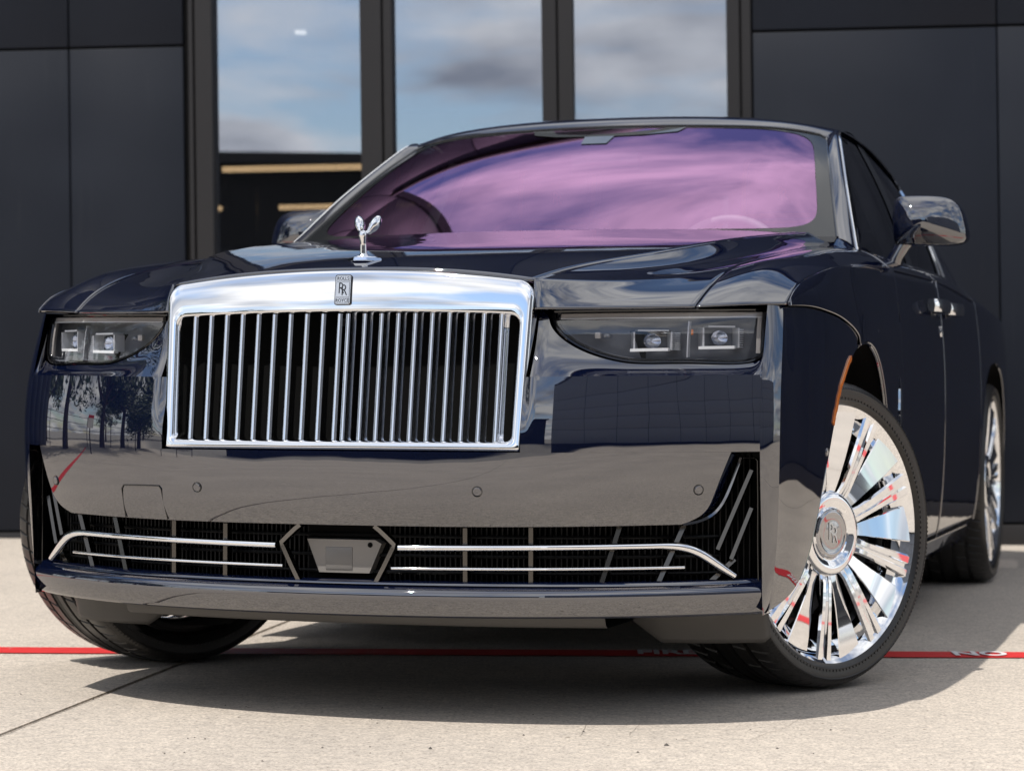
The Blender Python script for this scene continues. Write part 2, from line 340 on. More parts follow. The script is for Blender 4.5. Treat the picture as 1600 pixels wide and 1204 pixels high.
# painted red line and stencilled letters
RA = rad(15.86); ru = Vector((math.cos(RA), math.sin(RA), 0)); rv = Vector((-ru.y, ru.x, 0)); R0 = Vector((-1.44, 0.027, 0))
def strip(name, p0, u, v, a0, a1, hw, z, mat, parent=None):
    n = 60; V = []; F = []; rnd = random.Random(3)
    for i in range(n+1):
        p = p0+u*(a0+(a1-a0)*i/n)
        j0, j1 = rnd.uniform(-.0015, .0015), rnd.uniform(-.0015, .0015)
        V += [p-v*(hw+j0)+Vector((0, 0, z)), p+v*(hw+j1)+Vector((0, 0, z))]
    for i in range(n): F.append((2*i, 2*i+2, 2*i+3, 2*i+1))
    return mk(name, V, F, mat, parent, False)
red = strip('red_line', R0, ru, rv, -11, 15, 0.071, 0.003, REDPAINT)
tag(red, 'thin red painted line with white stencil letters crossing the concrete under the car', 'painted line')
def stencil(txt, along, h, sx, dz=0.006):
    M = Matrix(((ru.x, rv.x, 0, 0), (ru.y, rv.y, 0, 0), (0, 0, 1, 0), (0, 0, 0, 1))); M.translation = R0+ru*along+Vector((0, 0, dz))
    return text_mesh('stencil_word', txt, h, WHITEPAINT, red, M, 0.0003, sx, bold=0.0038)
def al(p): return (Vector((p[0], p[1], 0))-R0).dot(ru)
stencil('FIRE', 0.5*(al((0.278, 0.47))+al((0.492, 0.51))), 0.138, 0.70); stencil('LANE', al((0.80, 0.58)), 0.138, 0.70)
stencil('NO', 0.5*(al((1.154, 0.72))+al((1.280, 0.76))), 0.138, 0.70); stencil('PARKING', al((1.66, 0.86)), 0.138, 0.70)

rg = random.Random(5); V = []; F = []
for i in range(150):
    x, y = rg.uniform(-1.6, 2.2), rg.uniform(-2.2, -.7); r = rg.uniform(.0012, .0035)*(2.0 if i % 17 == 0 else 1); o_ = len(V)
    V += [(x+r*math.cos(a)*rg.uniform(.7, 1.3), y+r*math.sin(a)*rg.uniform(.7, 1.3), .0005) for a in (0, 1.57, 3.14, 4.71)]+[(x, y, r*.9)]
    F += [(o_, o_+1, o_+4), (o_+1, o_+2, o_+4), (o_+2, o_+3, o_+4), (o_+3, o_, o_+4)]
tag(mk('grit', V, F, pbr('grit_stone', (0.10, 0.09, 0.08), 0.9), None, False), 'scattered dark grit on the sunlit concrete', 'grit', kind='stuff')

CRACK = pbr('crack_dark', (0.24, 0.21, 0.18), 0.9)
for (x, y, L_, a0, sd) in ((.56, -1.02, .42, 1.75, 1), (.66, -.98, .36, 1.60, 2), (.92, -.95, .40, 1.50, 3)):
    rc = random.Random(sd); V = []; F = []; a = a0; p = Vector((x, y, .0012))
    for i in range(22):
        a += rc.uniform(-.22, .22); a = a0+(a-a0)*.8; d = Vector((math.cos(a), math.sin(a), 0)); w_ = .0004*(1-i/24)+.0002; n_ = Vector((-d.y, d.x, 0))
        V += [p-n_*w_, p+n_*w_]; p = p+d*L_/22
        if i: F.append((2*i-2, 2*i, 2*i+1, 2*i-1))
    mk('hairline_crack', V, F, CRACK, ground, False)

# the building behind the car
bld = empty('dark_building')
BA, BR = rad(13.0), rad(0.8)
bu = Vector((math.cos(BA), math.sin(BA), 0)); bn = Vector((-math.sin(BA), math.cos(BA), 0)); zz = Vector((0, 0, 1))
bx_ = math.cos(BR)*bu+math.sin(BR)*zz; bz_ = -math.sin(BR)*bu+math.cos(BR)*zz
bld.matrix_world = Matrix(((bx_.x, bn.x, bz_.x, -1.478), (bx_.y, bn.y, bz_.y, 4.934), (bx_.z, bn.z, bz_.z, 0), (0, 0, 0, 1)))
tag(bld, 'dark charcoal panelled building with three tall window panes behind the car', 'building')
def panel(parent, x0, x1, z0, z1, mat=PANEL, th=0.03, y=0.0, name='wall_panel', g=0.006):
    return box_obj(name, Vector(((x0+x1)/2, y+th/2, (z0+z1)/2)), (x1-x0-g, th, z1-z0-2*g), mat, parent, bevel=0.005)
ZL = [0.066, 2.43, 4.80, 7.16, 9.50]; ZR = [0.066, 2.43, 4.40]
LX = [-13.0, -11.75, -10.55, -9.35, -8.15, -6.95, -5.75, -4.55, -3.35, -2.148, -1.577]
RX = [1.184, 2.340, 3.54, 4.74, 5.94, 7.14, 8.34, 9.54, 10.74, 11.94, 13.1]
for XS, ZS in ((LX, ZL), (RX, ZR)):
    for i in range(len(XS)-1):
        for j in range(len(ZS)-1): panel(bld, XS[i], XS[i+1], ZS[j], ZS[j+1])
for a, b_ in ((-1.577, -0.63), (-0.63, 0.25), (0.25, 1.184)): panel(bld, a, b_, 2.96, 4.40)
bm = bmesh.new()   # wall body behind the panels
for x0, x1, z0, z1 in ((-13, -1.56, -0.3, 9.55), (1.17, 13.1, -0.3, 4.45), (-1.56, 1.17, 2.98, 4.45)): box(bm, Vector(((x0+x1)/2, 0.17, (z0+z1)/2)), (x1-x0, 0.26, z1-z0))
bm_obj('wall_core', bm, SEAL, bld)
box_obj('roof_coping', Vector((5.8, 0.13, 4.48)), (14.7, 0.44, 0.10), FRAME, bld, 0.01)
box_obj('roof_coping', Vector((-7.3, 0.13, 9.58)), (11.5, 0.44, 0.10), FRAME, bld, 0.01)
for x0, x1 in ((-13, -1.577), (1.184, 13.1)):
    box_obj('plinth', Vector(((x0+x1)/2, 0.012, -0.05)), (x1-x0, 0.05, 0.225), FRAME, bld, 0.004)
# window frames
for (x0, x1, gapx) in ((-1.553, -1.435, -1.525), (-0.708, -0.552, -0.599), (0.175, 0.326, 0.250), (1.063, 1.178, 1.128)):
    bm = bmesh.new()
    for a, b_ in ((x0, gapx-0.004), (gapx+0.004, x1)):
        box(bm, Vector(((a+b_)/2, 0.045, 1.47)), (b_-a, 0.11, 2.97))
    box(bm, Vector((gapx, 0.06, 1.47)), (0.01, 0.08, 2.96))
    bmesh.ops.bevel(bm, geom=bm.edges[:], offset=0.003, segments=1, affect='EDGES')
    bm_obj('mullion', bm, FRAME, bld)
for x0, x1 in ((-1.435, -0.708), (-0.552, 0.175), (0.326, 1.063)):
    wf = box_obj('window', Vector(((x0+x1)/2, 0.05, 0.06)), (x1-x0-0.004, 0.1, 0.12), FRAME, bld, 0.003)
    box_obj('window_head', Vector(((x0+x1)/2, 0.05, 2.90)), (x1-x0-0.004, 0.1, 0.10), FRAME, wf, 0.003)
    box_obj('pane', Vector(((x0+x1)/2, 0.07, 1.485)), (x1-x0-0.002, 0.012, 2.73), PANE, wf)
# room inside
bm = bmesh.new()
for c, s in (((0, 5, -0.05), (12, 9.4, 0.1)), ((0, 5, 2.85), (12, 9.4, 0.1)), ((0, 9.6, 1.4), (12, 0.1, 3)), ((-4.5, 5, 1.4), (0.1, 9.4, 3)), ((4.5, 5, 1.4), (0.1, 9.4, 3))): box(bm, Vector(c), s)
bm_obj('room_shell', bm, INTERIOR, bld)
for y, x0, x1 in ((3.0, -2.0, -1.0), (6.0, -2.19, -0.9), (6.0, -3.6, -2.62)):
    bb = box_obj('ceiling_beam', Vector(((x0+x1)/2, y, 2.46)), (x1-x0+0.1, 0.12, 0.66), INTERIOR, bld)
    box_obj('light_strip', Vector(((x0+x1)/2, y-0.03, 2.108)), (x1-x0, 0.03, 0.035), LAMPW, bb, 0.006)
box_obj('downlight', Vector((-1.338, 2.0, 2.79)), (0.06, 0.06, 0.02), LAMPC, bld, 0.004)
box_obj('partition', Vector((-2.25, 5.2, 1.1)), (0.08, 0.08, 2.2), FRAME, bld)
box_obj('partition', Vector((-1.95, 6.6, 1.1)), (0.9, 0.06, 2.2), INTERIOR, bld)

# across the yard: a second panelled building, trees, a fence (mirrored in the paint and the panes)
ob = empty('panelled_building', (5.25, -17.5, 0), math.atan2(16, 21))
tag(ob, 'dark grey panel building across the yard, mirrored in the bumper beside the right headlamp', 'building')
pm = None
for i in range(12):
    for j in range(5):
        if pm is None: pm = box_obj('wall_panel', Vector((0, 0, 0)), (2.47, 0.06, 1.57), PANEL2, ob, 0.01); p = pm
        else: p = pm.copy(); C.objects.link(p); p.parent = ob
        p.location = (1.25+2.5*i, 0.0, 1.0+1.6*j)
box_obj('wall_core', Vector((15, -3.05, 4.1)), (30, 6.0, 8.4), SEAL, ob)
l2 = strip('red_line', Vector((5.25, -17.5, 0))+Vector((-16, 21, 0)).normalized()*5.2, Vector((21, 16, 0)).normalized(), Vector((-16, 21, 0)).normalized(), -3, 32, 0.08, -0.026, REDPAINT)
tag(l2, 'red painted line along the far building, seen mirrored in the lower bumper', 'painted line')

lb = empty('low_building', (-16, -29.0, -0.03), rad(4)); tag(lb, 'long low dark shed across the yard, mirrored low in the left window pane', 'building')
box_obj('wall', Vector((11.5, 0, 2.35)), (23, 5, 4.7), SEAL, lb); box_obj('roof_edge', Vector((11.5, 0.1, 4.8)), (23.4, 5.4, 0.2), FRAME, lb)
for i in range(7): box_obj('shutter_door', Vector((2.0+3.1*i, 2.52, 1.6)), (2.4, 0.06, 3.2), FRAME, lb, 0.01)
def make_tree(name, loc, h, spread, seed, conifer=False, nleaf=4200):
    rnd = random.Random(seed); root = empty(name, loc, rnd.uniform(0, 6))
    V = []; F = []
    def limb(p, q, r0, r1, n=7):
        p, q = Vector(p), Vector(q); t = (q-p).normalized(); s = t.cross(Vector((0.3, 0.9, 0.1))).normalized(); u = t.cross(s); o = len(V)
        for c, r in ((p, r0), ((p+q)/2+s*0.03*h/6, (r0+r1)/2), (q, r1)):
            for k in range(n): V.append(c+(s*math.cos(2*math.pi*k/n)+u*math.sin(2*math.pi*k/n))*r)
        for i in range(2):
            for k in range(n): F.append((o+i*n+k, o+i*n+(k+1) % n, o+(i+1)*n+(k+1) % n, o+(i+1)*n+k))
    limb((0, 0, 0), (0, 0, h*(0.95 if conifer else 0.5)), 0.03*h, 0.012*h)
    cl = []
    if conifer:
        for i in range(60):
            f = rnd.random(); a = rnd.uniform(0, 6.28); r = spread*(1-f)*rnd.uniform(0.5, 1.0)+0.1
            cl.append((Vector((r*math.cos(a), r*math.sin(a), h*(0.1+0.9*f))), 0.11*h*(1.1-f)))
    else:
        for i in range(9):
            a = i*2.4+rnd.random(); z = h*rnd.uniform(0.5, 0.9); e = Vector((spread*0.75*math.cos(a)*rnd.uniform(.5, 1), spread*0.75*math.sin(a)*rnd.uniform(.5, 1), z))
            limb((0, 0, h*rnd.uniform(0.3, 0.5)), e, 0.014*h, 0.004*h)
        for i in range(34):
            a = rnd.uniform(0, 6.28); r = spread*math.sqrt(rnd.random()); z = h*(0.62+0.34*rnd.uniform(-1, 1)*math.sqrt(max(0, 1-(r/spread)**2*0.8)))
            cl.append((Vector((r*math.cos(a), r*math.sin(a), z)), h*rnd.uniform(0.07, 0.15)))
    mk('trunk', V, F, BARK, root)
    LV = []; LF = []
    for i in range(nleaf):
        c, s = rnd.choice(cl); d = Vector((rnd.gauss(0, 1), rnd.gauss(0, 1), rnd.gauss(0, 0.8))); d = d.normalized()*s*rnd.random()**0.4; p = c+d
        a = Vector((rnd.gauss(0, 1), rnd.gauss(0, 1), rnd.gauss(0, 1))).normalized(); b_ = a.orthogonal().normalized(); sz = h*rnd.uniform(0.012, 0.028); o = len(LV)
        LV += [p-a*sz, p-b_*sz*0.5, p+a*sz, p+b_*sz*0.5]; LF.append((o, o+1, o+2, o+3))
    mk('crown', LV, LF, LEAF, root, False)
    return root
TR = [(-10.8, -0.8, 9.5, 3.0, 0, 'tall dense tree nearest the yard, left of the car'),
      (-12.5, -4.6, 8.0, 2.6, 0, 'second dense tree left of the car, just outside the fence'),
      (-15.5, -8.0, 8.5, 2.6, 0, 'broad leafy tree mirrored darkest at the left edge of the bumper'),
      (-19, 3.0, 7.5, 2.8, 0, 'leafy tree left of the yard beside the broad dark one'),
      (-16.5, -10.5, 7.2, 1.2, 1, 'narrow pointed tree mirrored left of the grille'),
      (-23, -8.5, 5.0, 2.4, 0, 'low bushy tree behind the yard fence'),
      (-26, -17, 6.0, 3.0, 0, 'spreading tree at the far left corner of the yard'),
      (-14, -27, 5.5, 2.6, 0, 'small round tree beyond the yard, mirrored in the left pane'),
      (-6, -42, 7.0, 3.6, 0, 'tall tree of the far row, mirrored low in the left pane'),
      (1, -46, 6.2, 3.8, 0, 'wide tree of the far row, right of the tall one'),
      (-13, -46, 7.5, 3.8, 0, 'leftmost tree of the far row across the yard')]
for i, (x, y, h, s, c, lb) in enumerate(TR):
    t = make_tree('pointed_tree' if c else 'leafy_tree', (x, y, -0.03), h, s, 11+i, bool(c)); tag(t, lb, 'tree', 'trees around the yard')
fe = empty('yard_fence', (-13.2, -16, -0.03), math.atan2(20, -1.5)); tag(fe, 'dark wire fence along the left of the yard', 'fence')
for i in range(9): box_obj('post', Vector((i*2.5, 0, 0.9)), (0.06, 0.06, 1.8), FRAME, fe)
for z in (0.3, 0.8, 1.25, 1.7): box_obj('rail', Vector((10, 0, z)), (20, 0.03, 0.03), FRAME, fe)
sg = empty('yard_sign', (-8.2, -2.6, -0.03), rad(75)); tag(sg, 'small white sign with a red header on a post, left of the yard', 'sign')
box_obj('post', Vector((0, 0.03, 0.7)), (0.05, 0.05, 1.4), FRAME, sg); box_obj('sign_board', Vector((0, -0.01, 1.15)), (0.4, 0.02, 0.55), WHITE, sg); box_obj('sign_header', Vector((0, -0.024, 1.36)), (0.4, 0.008, 0.13), REDPAINT, sg)

# ================================================================== the car (x to its left, y to its rear, z up; origin under the front axle)
car = empty('luxury_saloon'); tag(car, 'dark navy luxury saloon with upright chrome grille and chrome wheels, front wheels turned', 'car')
PX = lambda x: 0.2455*x*x+0.16*x**4                      # plan curve of the nose
Y0 = fn([0.40, 0.445, 0.52, 0.61, 0.70, 0.765], [-1.012, -1.040, -1.066, -1.076, -1.071, -1.058])
YL = lambda z: -0.977-(0.915-z)*0.15+0.012*np.maximum(0, (z-.84)/.075)**2                     # headlamp lens
BY = fn([-0.80, -0.72, -0.6, -0.4, -0.15, 0.2, 0.8, 1.5, 2.5, 3.3, 3.9, 4.3, 4.55], [0.930, 0.937, 0.957, 0.980, 0.991, 0.995, 0.990, 0.988, 0.989, 0.990, 0.970, 0.93, 0.89])
CZ = fn([0.18, 0.26, 0.33, 0.45, 0.6, 0.75, 0.88, 0.95, 1.03, 1.10], [-0.055, -0.03, -0.017, -0.006, 0, 0, -0.005, -0.011, -0.021, -0.032])
SX = lambda y, z: BY(y)+CZ(z)                            # body side
SHZ = fn([-0.66, -0.57, -0.40, -0.24, 0.05, 0.35, 0.8, 1.3, 2.0, 2.65, 3.3, 4.0, 4.55], [0.934, 0.978, 1.008, 1.030, 1.053, 1.067, 1.079, 1.086, 1.086, 1.062, 1.035, 1.0, 0.96])
GY = lambda x, z: -1.026+0.14*(z-0.607)+0.014*(x/0.43)**2  # face of the grille

# ---- hood
hs = loft([[(.4395, -.956, .916), (.60, -.888, .9185), (.759, -.797, .925)],
           [(.4375, -.951, .952), (.60, -.858, .960), (.766, -.715, .966)],
           [(.434, -.942, .981), (.60, -.76, .998), (.776, -.515, 1.020)],
           [(.47, -.74, 1.016), (.62, -.55, 1.030), (.786, -.345, 1.046)],
           [(.58, -.466, 1.061), (.69, -.27, 1.063), (.806, -.06, 1.081)],
           [(.68, -.05, 1.117), (.755, .09, 1.109), (.826, .25, 1.113)],
           [(.755, .60, 1.176), (.80, .65, 1.156), (.841, .70, 1.138)]], 90, 36)
k0 = 0
# the centre is lofted from the same crease
crease = cubic([(.434, -.942, .981), (.47, -.74, 1.016), (.58, -.466, 1.061), (.68, -.05, 1.117), (.755, .60, 1.176)], 60)
cen = cubic([(0, -.962, 1.010), (0, -.80, 1.045), (0, -.50, 1.085), (0, 0.0, 1.136), (0, .50, 1.189)], 60)
hc = np.zeros((60, 49, 3))
for i in range(60):
    a = crease[i]; c = cen[i]
    for j in range(49):
        s = -1+2*j/48; q = abs(s); x = a[0]*s
        y = c[1]+(a[1]-c[1])*q**2.2; z = c[2]+(a[2]-c[2])*q**2.4
        hc[i, j] = (x, y, z)
hood = grids_obj('hood', [(hc, False)], PAINT, car, 0.006)
# outer hood shoulders: resampled so that their inner edge is the crease
def hood_side():
    n = 76; rows = []
    inner = np.vstack([cubic([(.4395, -.956, .916), (.4375, -.951, .952), (.434, -.942, .981)], 17)[:-1], crease])
    outer = cubic([(.759, -.797, .925), (.766, -.715, .962), (.776, -.515, 1.018), (.786, -.345, 1.046), (.806, -.06, 1.081), (.826, .25, 1.113), (.841, .70, 1.138)], 76)
    # keep the outer samples in step with the inner ones along the car
    G = np.zeros((76, 28, 3))
    for i in range(76):
        a, b_ = inner[i], outer[i]
        f = i/75
        sag = 0.004*min(1, f*6)+0.010*math.sin(math.pi*min(1, f*1.25))
        for j in range(28):
            t = j/27; p = a*(1-t)+b_*t; p[2] -= sag*math.sin(math.pi*t)*(1 if i > 3 else 0.3)
            p[1] -= 0.012*math.sin(math.pi*t)*max(0, 1-i/12)
            G[i, j] = p
    return G
HSg = hood_side()
both('hood_shoulder', HSg, PAINT, hood, 0.006, False)

# ---- front fenders
ft = loft([[(.7625, -.795, .925), (.85, -.737, .930), (.9375, -.655, .934)],
           [(.7695, -.713, .963), (.85, -.66, .975), (.940, -.605, .962)],
           [(.7795, -.513, 1.0195), (.86, -.475, 1.031), (.9485, -.42, 1.004)],
           [(.7895, -.343, 1.047), (.868, -.305, 1.057), (.960, -.25, 1.029)],
           [(.8095, -.058, 1.082), (.883, -.02, 1.087), (.9675, .04, 1.0525)],
           [(.8295, .252, 1.113), (.895, .28, 1.108), (.966, .34, 1.0665)],
           [(.8445, .70, 1.138), (.905, .74, 1.120), (.962, .78, 1.0785)]], 90, 26)
# side of the fender between shoulder and seam / arch
ARCH = cubic([(-.725, .247), (-.64, .262), (-.545, .305), (-.475, .40), (-.41, .523), (-.33, .645), (-.22, .755), (-.09, .822), (.03, .852), (.17, .858), (.30, .825), (.40, .75), (.465, .64), (.49, .5), (.495, .27)], 160)
def arch_z(y):
    s = ARCH[70:]; i = np.argmax(s[:, 1]); s = s[i:] if y > s[i, 0] else ARCH[:70+i+1]
    return float(np.interp(y, s[:, 0], s[:, 1]))
seamz = fn([-.665, -.5, -.36, -.2, -.08, .0, .04], [.9285, .932, .926, .914, .897, .878, .862])
ys = np.concatenate([np.linspace(-.652, .0, 36), np.linspace(.0, .494, 60)[1:], np.linspace(.497, .778, 14)])
FS = np.zeros((len(ys), 30, 3))
SHe = ft[:, -1]   # shoulder edge of the top
for i, y in enumerate(ys):
    zb = float(seamz(y)) if y < 0.02 else (arch_z(y) if y < .495 else .262)
    yy = y
    zt = float(np.interp(y, SHe[:, 1], SHe[:, 2])); xt = float(np.interp(y, SHe[:, 1], SHe[:, 0]))
    for j in range(30):
        t = j/29; z = zt+(zb-zt)*t
        x = float(SX(y, z)); x += (xt-float(SX(y, zt)))*(1-t)**3
        FS[i, j] = (x, y, z)
fends = []
for s in (0, 1):
    m = (lambda G: G) if s == 0 else mirx
    f = grids_obj('front_fender', [(m(ft), bool(s)), (m(FS), not s)], PAINT, car, 0.004)
    fends.append(f)
# arch lip
def side_tube(name, pts, r, mat, parent, n=8):
    o = tube(name, pts, r, mat, parent, n); return o, None
for s in (1, -1):
    f = fends[0 if s > 0 else 1]
    arc = np.array([(s*(float(SX(y, z))-.004), y, z) for y, z in ARCH[18:]])
    tube('arch_lip', arc, .005, PAINT, f, 8, up=(1, 0, 0))
    # black wheel-well liner
    G = np.zeros((40, 8, 3)); 
    for i in range(40):
        y, z = ARCH[int(i*159/39)]
        for j in range(8): G[i, j] = (s*(float(SX(y, z))-.008-j*.055), y, z+.004)
    grid_obj('wheel_liner', G, VOID, f)

# ---- front bumper: face beside and below the grille, corner and side
parts = []
def smst(t): t = min(1, max(0, t)); return t*t*(3-2*t)
def dip(x, z=0.7):
    x = abs(x); d = .014*min(1, max(0, (.455-x)/.026))**2*smst((z-.64)/.08)
    g = 1-smst((x-.30)/.55)
    lean = .009*g*smst((z-.475)/.15)
    flat = .020*max(0, 1-(x/.44)**2)**2
    return d*(1 if x > .40 else 0)+lean+flat
# upper face, each side of the grille: from the ledge crease down to z .60
OUT = [(.4395, .914), (.456, .906), (.463, .889), (.472, .872), (.499, .846), (.551, .818), (.601, .803), (.64, .797), (.75, .797), (.875, .801), (.894, .812), (.899, .84), (.9005, .925)]
Lc = cubic([(x, 0, z) for x, z in OUT], 140)
x0s = np.maximum.accumulate(np.clip(Lc[:, 0]*.75+(.4395+(.90-.4395)*np.arange(140)/139)*.25, .4395, .90)); x0s = x0s+np.linspace(0, 1e-4, 140); x0s[-1] = .90
zu = np.linspace(.605, .765, 22)
xu = np.concatenate([[.425, .4325], x0s])
U = np.array([[(x, float(Y0(z))+PX(x)+dip(x, z), z+(.006*(x-.43)/.47+0.003)*max(0, (z-.60)/.165)) for x in xu] for z in zu])
# lower band, full width
xe = fn([.438, .450, .470, .500, .55, .605], [.735, .765, .792, .808, .826, .846])
zl = np.concatenate([np.linspace(.441, .605, 30)])
def zband(x, z): return z+0.006*(x/.75)**2*(1-(z-.441)/.164)
B = np.array([[(xe(z)*s, float(Y0(z))+PX(xe(z)*s)+dip(xe(z)*s, z), zband(xe(z)*s, z)) for s in np.linspace(-1, 1, 121)] for z in zl])
# merge as one mesh with smooth normals: the strip of U over the band end continues to x .90
Bret = np.array([[B[0, j]+np.array((0, t*.05, t*.004)) for j in range(121)] for t in np.linspace(0, 1, 4)])
Btop = np.array([[B[-1, j]+np.array((0, t*.06, t*.0015)) for j in range(121)] for t in np.linspace(0, 1, 4)])
# returns at both band ends
def endret(sgn):
    e = B[:, 120 if sgn > 0 else 0]
    return np.array([[p+np.array((sgn*.002*t, t*.055, 0)) for p in e] for t in np.linspace(0, 1, 4)])
# ledge below the headlamp
def ledge():
    G = np.zeros((14, 140, 3)); xs = cubic([(.4395, 0, 0), (.46, 0, 0), (.50, 0, 0), (.60, 0, 0), (.75, 0, 0), (.88, 0, 0), (.90, 0, 0)], 140)[:, 0]
    for j in range(140):
        x1, z1 = Lc[j, 0], Lc[j, 2]; p1 = np.array((x1, YL(z1)+PX(x1)-.007, z1))
        x0 = x0s[j]
        z0 = .765+(.006*(x0-.43)/.47+.003); p0 = np.array((x0, float(Y0(.765))+PX(x0)+dip(x0), z0))
        for i in range(14):
            t = i/13; p = p0*(1-t)+p1*t; k = math.sin(math.pi*t); p[1] += .006*k; p[2] -= .004*k
            G[i, j] = p
    return G
LG = ledge()
# chamfered corner and side
zc = np.concatenate([np.linspace(.243, .60, 30), np.linspace(.60, .765, 16)[1:], np.linspace(.765, .932, 18)[1:]])
y_front_ = fn([.24, .35, .45, .52, .61, .70, .765, .85, .932], [-1.044, -1.055, -1.063, -1.071, -1.076, -1.071, -1.058, -1.026, -.992])
def y_front(z): return float(y_front_(z))
CO = np.zeros((len(zc), 10, 3))
for i, z in enumerate(zc):
    yf = y_front(z); a = np.array((.900, yf+PX(.900), z)); xb = float(SX(-.72, z))-.001; b_ = np.array((xb, yf+PX(.936)+.006, z))
    if z > .88: b_[1] += 0.0
    for j in range(10):
        t = j/9; p = a*(1-t)+b_*t; p[1] -= .004*math.sin(math.pi*t); CO[i, j] = p
edge = CO[:, -1]
# side from the corner edge to the arch and the fender seam (Coons patch in y,z)
def resamp(c, n): return cubic(c, n)
n1, n2 = 60, 40
near = np.array([(p[1], p[2]) for p in edge]); near = np.array([np.interp(np.linspace(0, 1, n1), np.linspace(0, 1, len(near)), near[:, k]) for k in (0, 1)]).T
iarc = int(np.argmin(np.hypot(ARCH[:, 0]-.0, ARCH[:, 1]-.848))); far = ARCH[:iarc+1]; far = np.array([np.interp(np.linspace(0, 1, n1), np.linspace(0, 1, len(far)), far[:, k]) for k in (0, 1)]).T
top = np.array([(y, float(seamz(y))-.0035) for y in np.linspace(near[-1, 0], far[-1, 0], n2)]); top[0] = near[-1]; far[-1] = top[-1]
bot = np.array([near[0]*(1-t)+far[0]*t for t in np.linspace(0, 1, n2)])
SD = np.zeros((n1, n2, 3))
for i in range(n1):
    v = i/(n1-1)
    for j in range(n2):
        q = j/(n2-1)
        p = (1-q)*near[i]+q*far[i]+(1-v)*bot[j]+v*top[j]-((1-q)*(1-v)*near[0]+q*(1-v)*far[0]+(1-q)*v*near[-1]+q*v*far[-1])
        x = float(SX(p[0], p[1]))
        x += (np.interp(p[1], edge[:, 2], edge[:, 0])-float(SX(near[i][0], p[1])))*(1-q)**2
        SD[i, j] = (x, p[0], p[1])
bumper = grids_obj('front_bumper', [(B, True), (Bret, True), (Btop, False), endret(1), (endret(-1), True), (U, True), (mirx(U), False), (LG, True), (mirx(LG), False), (CO, True), (mirx(CO), False), (SD, True), (mirx(SD), False)], PAINT, car)
# weld the patches that are tangent (band with upper face)
me = bumper.data; bm = bmesh.new(); bm.from_mesh(me); bmesh.ops.remove_doubles(bm, verts=bm.verts[:], dist=0.0004); bmesh.ops.recalc_face_normals(bm, faces=bm.faces[:]); bm.to_mesh(me); bm.free()
me.polygons.foreach_set('use_smooth', [True]*len(me.polygons)); me.set_sharp_from_angle(angle=rad(24))
# inner return of the intake opening beside the corner
for s in (1, -1):
    R_ = np.array([[(s*(.9005-.02*t), y_front(z)+PX(.9)+.09*t, z) for t in np.linspace(0, 1, 5)] for z in np.linspace(.312, .602, 24)])
    grid_obj('intake_return', R_, BLACKGLOSS, bumper, 0, s < 0)
    R_ = np.array([[(s*x, float(Y0(.603))+PX(x)+.08*t+.001, .604) for t in np.linspace(0, 1, 4)] for x in np.linspace(.80, .90, 12)])
    grid_obj('intake_return', R_, BLACKGLOSS, bumper, 0, s > 0)
def on_front(x, z, off=0.0, base=None): return Vector((x, (base if base is not None else float(Y0(z))+dip(x, z))+PX(x)+off, z))
# parking sensors and tow-eye cover
for x, z in ((-.782, .523), (-.332, .520), (.332, .520), (.782, .523)):
    p = on_front(x, z); nrm = Vector((-(.491*x+.64*x**3), -1, -.12)); nrm = Vector((math.copysign(1, x)*abs(.491*x+.64*x**3), -1, -.15)).normalized(); q = nrm.to_track_quat('X', 'Z')
    o = lathe('parking_sensor', [(0.0001, .0022), (.0085, .0022), (.0095, .0012), (.0095, -.004)], PAINT, bumper, 28); o.location = p; o.rotation_mode = 'QUATERNION'; o.rotation_quaternion = q
    o2 = lathe('sensor_ring', [(.0100, -.004), (.0100, .0008), (.0118, .0012), (.0124, -.004)], BLACKGLOSS, bumper, 28); o2.location = p; o2.rotation_mode = 'QUATERNION'; o2.rotation_quaternion = q
tow = [on_front(x, z, -.0012) for x, z in ((-.549, .444), (-.547, .512), (-.541, .520), (-.436, .521), (-.430, .514), (-.424, .444))]
tp = cubic([tuple(tow[0]), tuple(tow[1])], 8).tolist()+cubic([tuple(tow[2]), tuple(on_front(-.49, .521, -.0012)), tuple(tow[3])], 8).tolist()+cubic([tuple(tow[4]), tuple(tow[5])], 8).tolist()
tube('tow_cover_seam', tp, .0016, BLACKGLOSS, bumper, 6, up=(0, 1, .01))

# ---- unseen dark boxes added under the skin to keep light out
bm = bmesh.new()
for c, s in (((0, -.36, .62), (1.3, .9, .5)), ((0, 1.8, .38), (1.72, 2.4, .30)), ((0, -.55, .40), (1.1, .5, .3)), ((0, 4.0, .5), (1.3, .9, .4))): box(bm, Vector(c), s)
bm_obj('light_block', bm, VOID, car)

# ---- grille
def ring(hw_b, hw_t, zb, zt, crown, rb, rt_, nc=8, ne=26):
    pts = []
    def corner(cx, cz, r, a0): 
        for k in range(nc+1): a = a0+math.pi/2*k/nc; pts.append((cx+r*math.cos(a), cz+r*math.sin(a)))
    zs = zt-crown
    corner(hw_b-rb, zb+rb, rb, -math.pi/2)
    for k in range(1, ne): t = k/ne; pts.append((hw_b+(hw_t-hw_b)*t, zb+rb+(zs-rt_-zb-rb)*t))
    corner(hw_t-rt_, zs-rt_, rt_, 0)
    for k in range(1, ne): x = (hw_t-rt_)*(1-2*k/ne); pts.append((x, zs+crown*(1-(x/(hw_t-rt_))**2)))
    corner(-hw_t+rt_, zs-rt_, rt_, math.pi/2)
    for k in range(1, ne): t = 1-k/ne; pts.append((-(hw_b+(hw_t-hw_b)*t), zb+rb+(zs-rt_-zb-rb)*t))
    corner(-hw_b+rb, zb+rb, rb, math.pi)
    for k in range(1, ne): pts.append((-(hw_b-rb)*(1-2*k/ne), zb))
    return pts
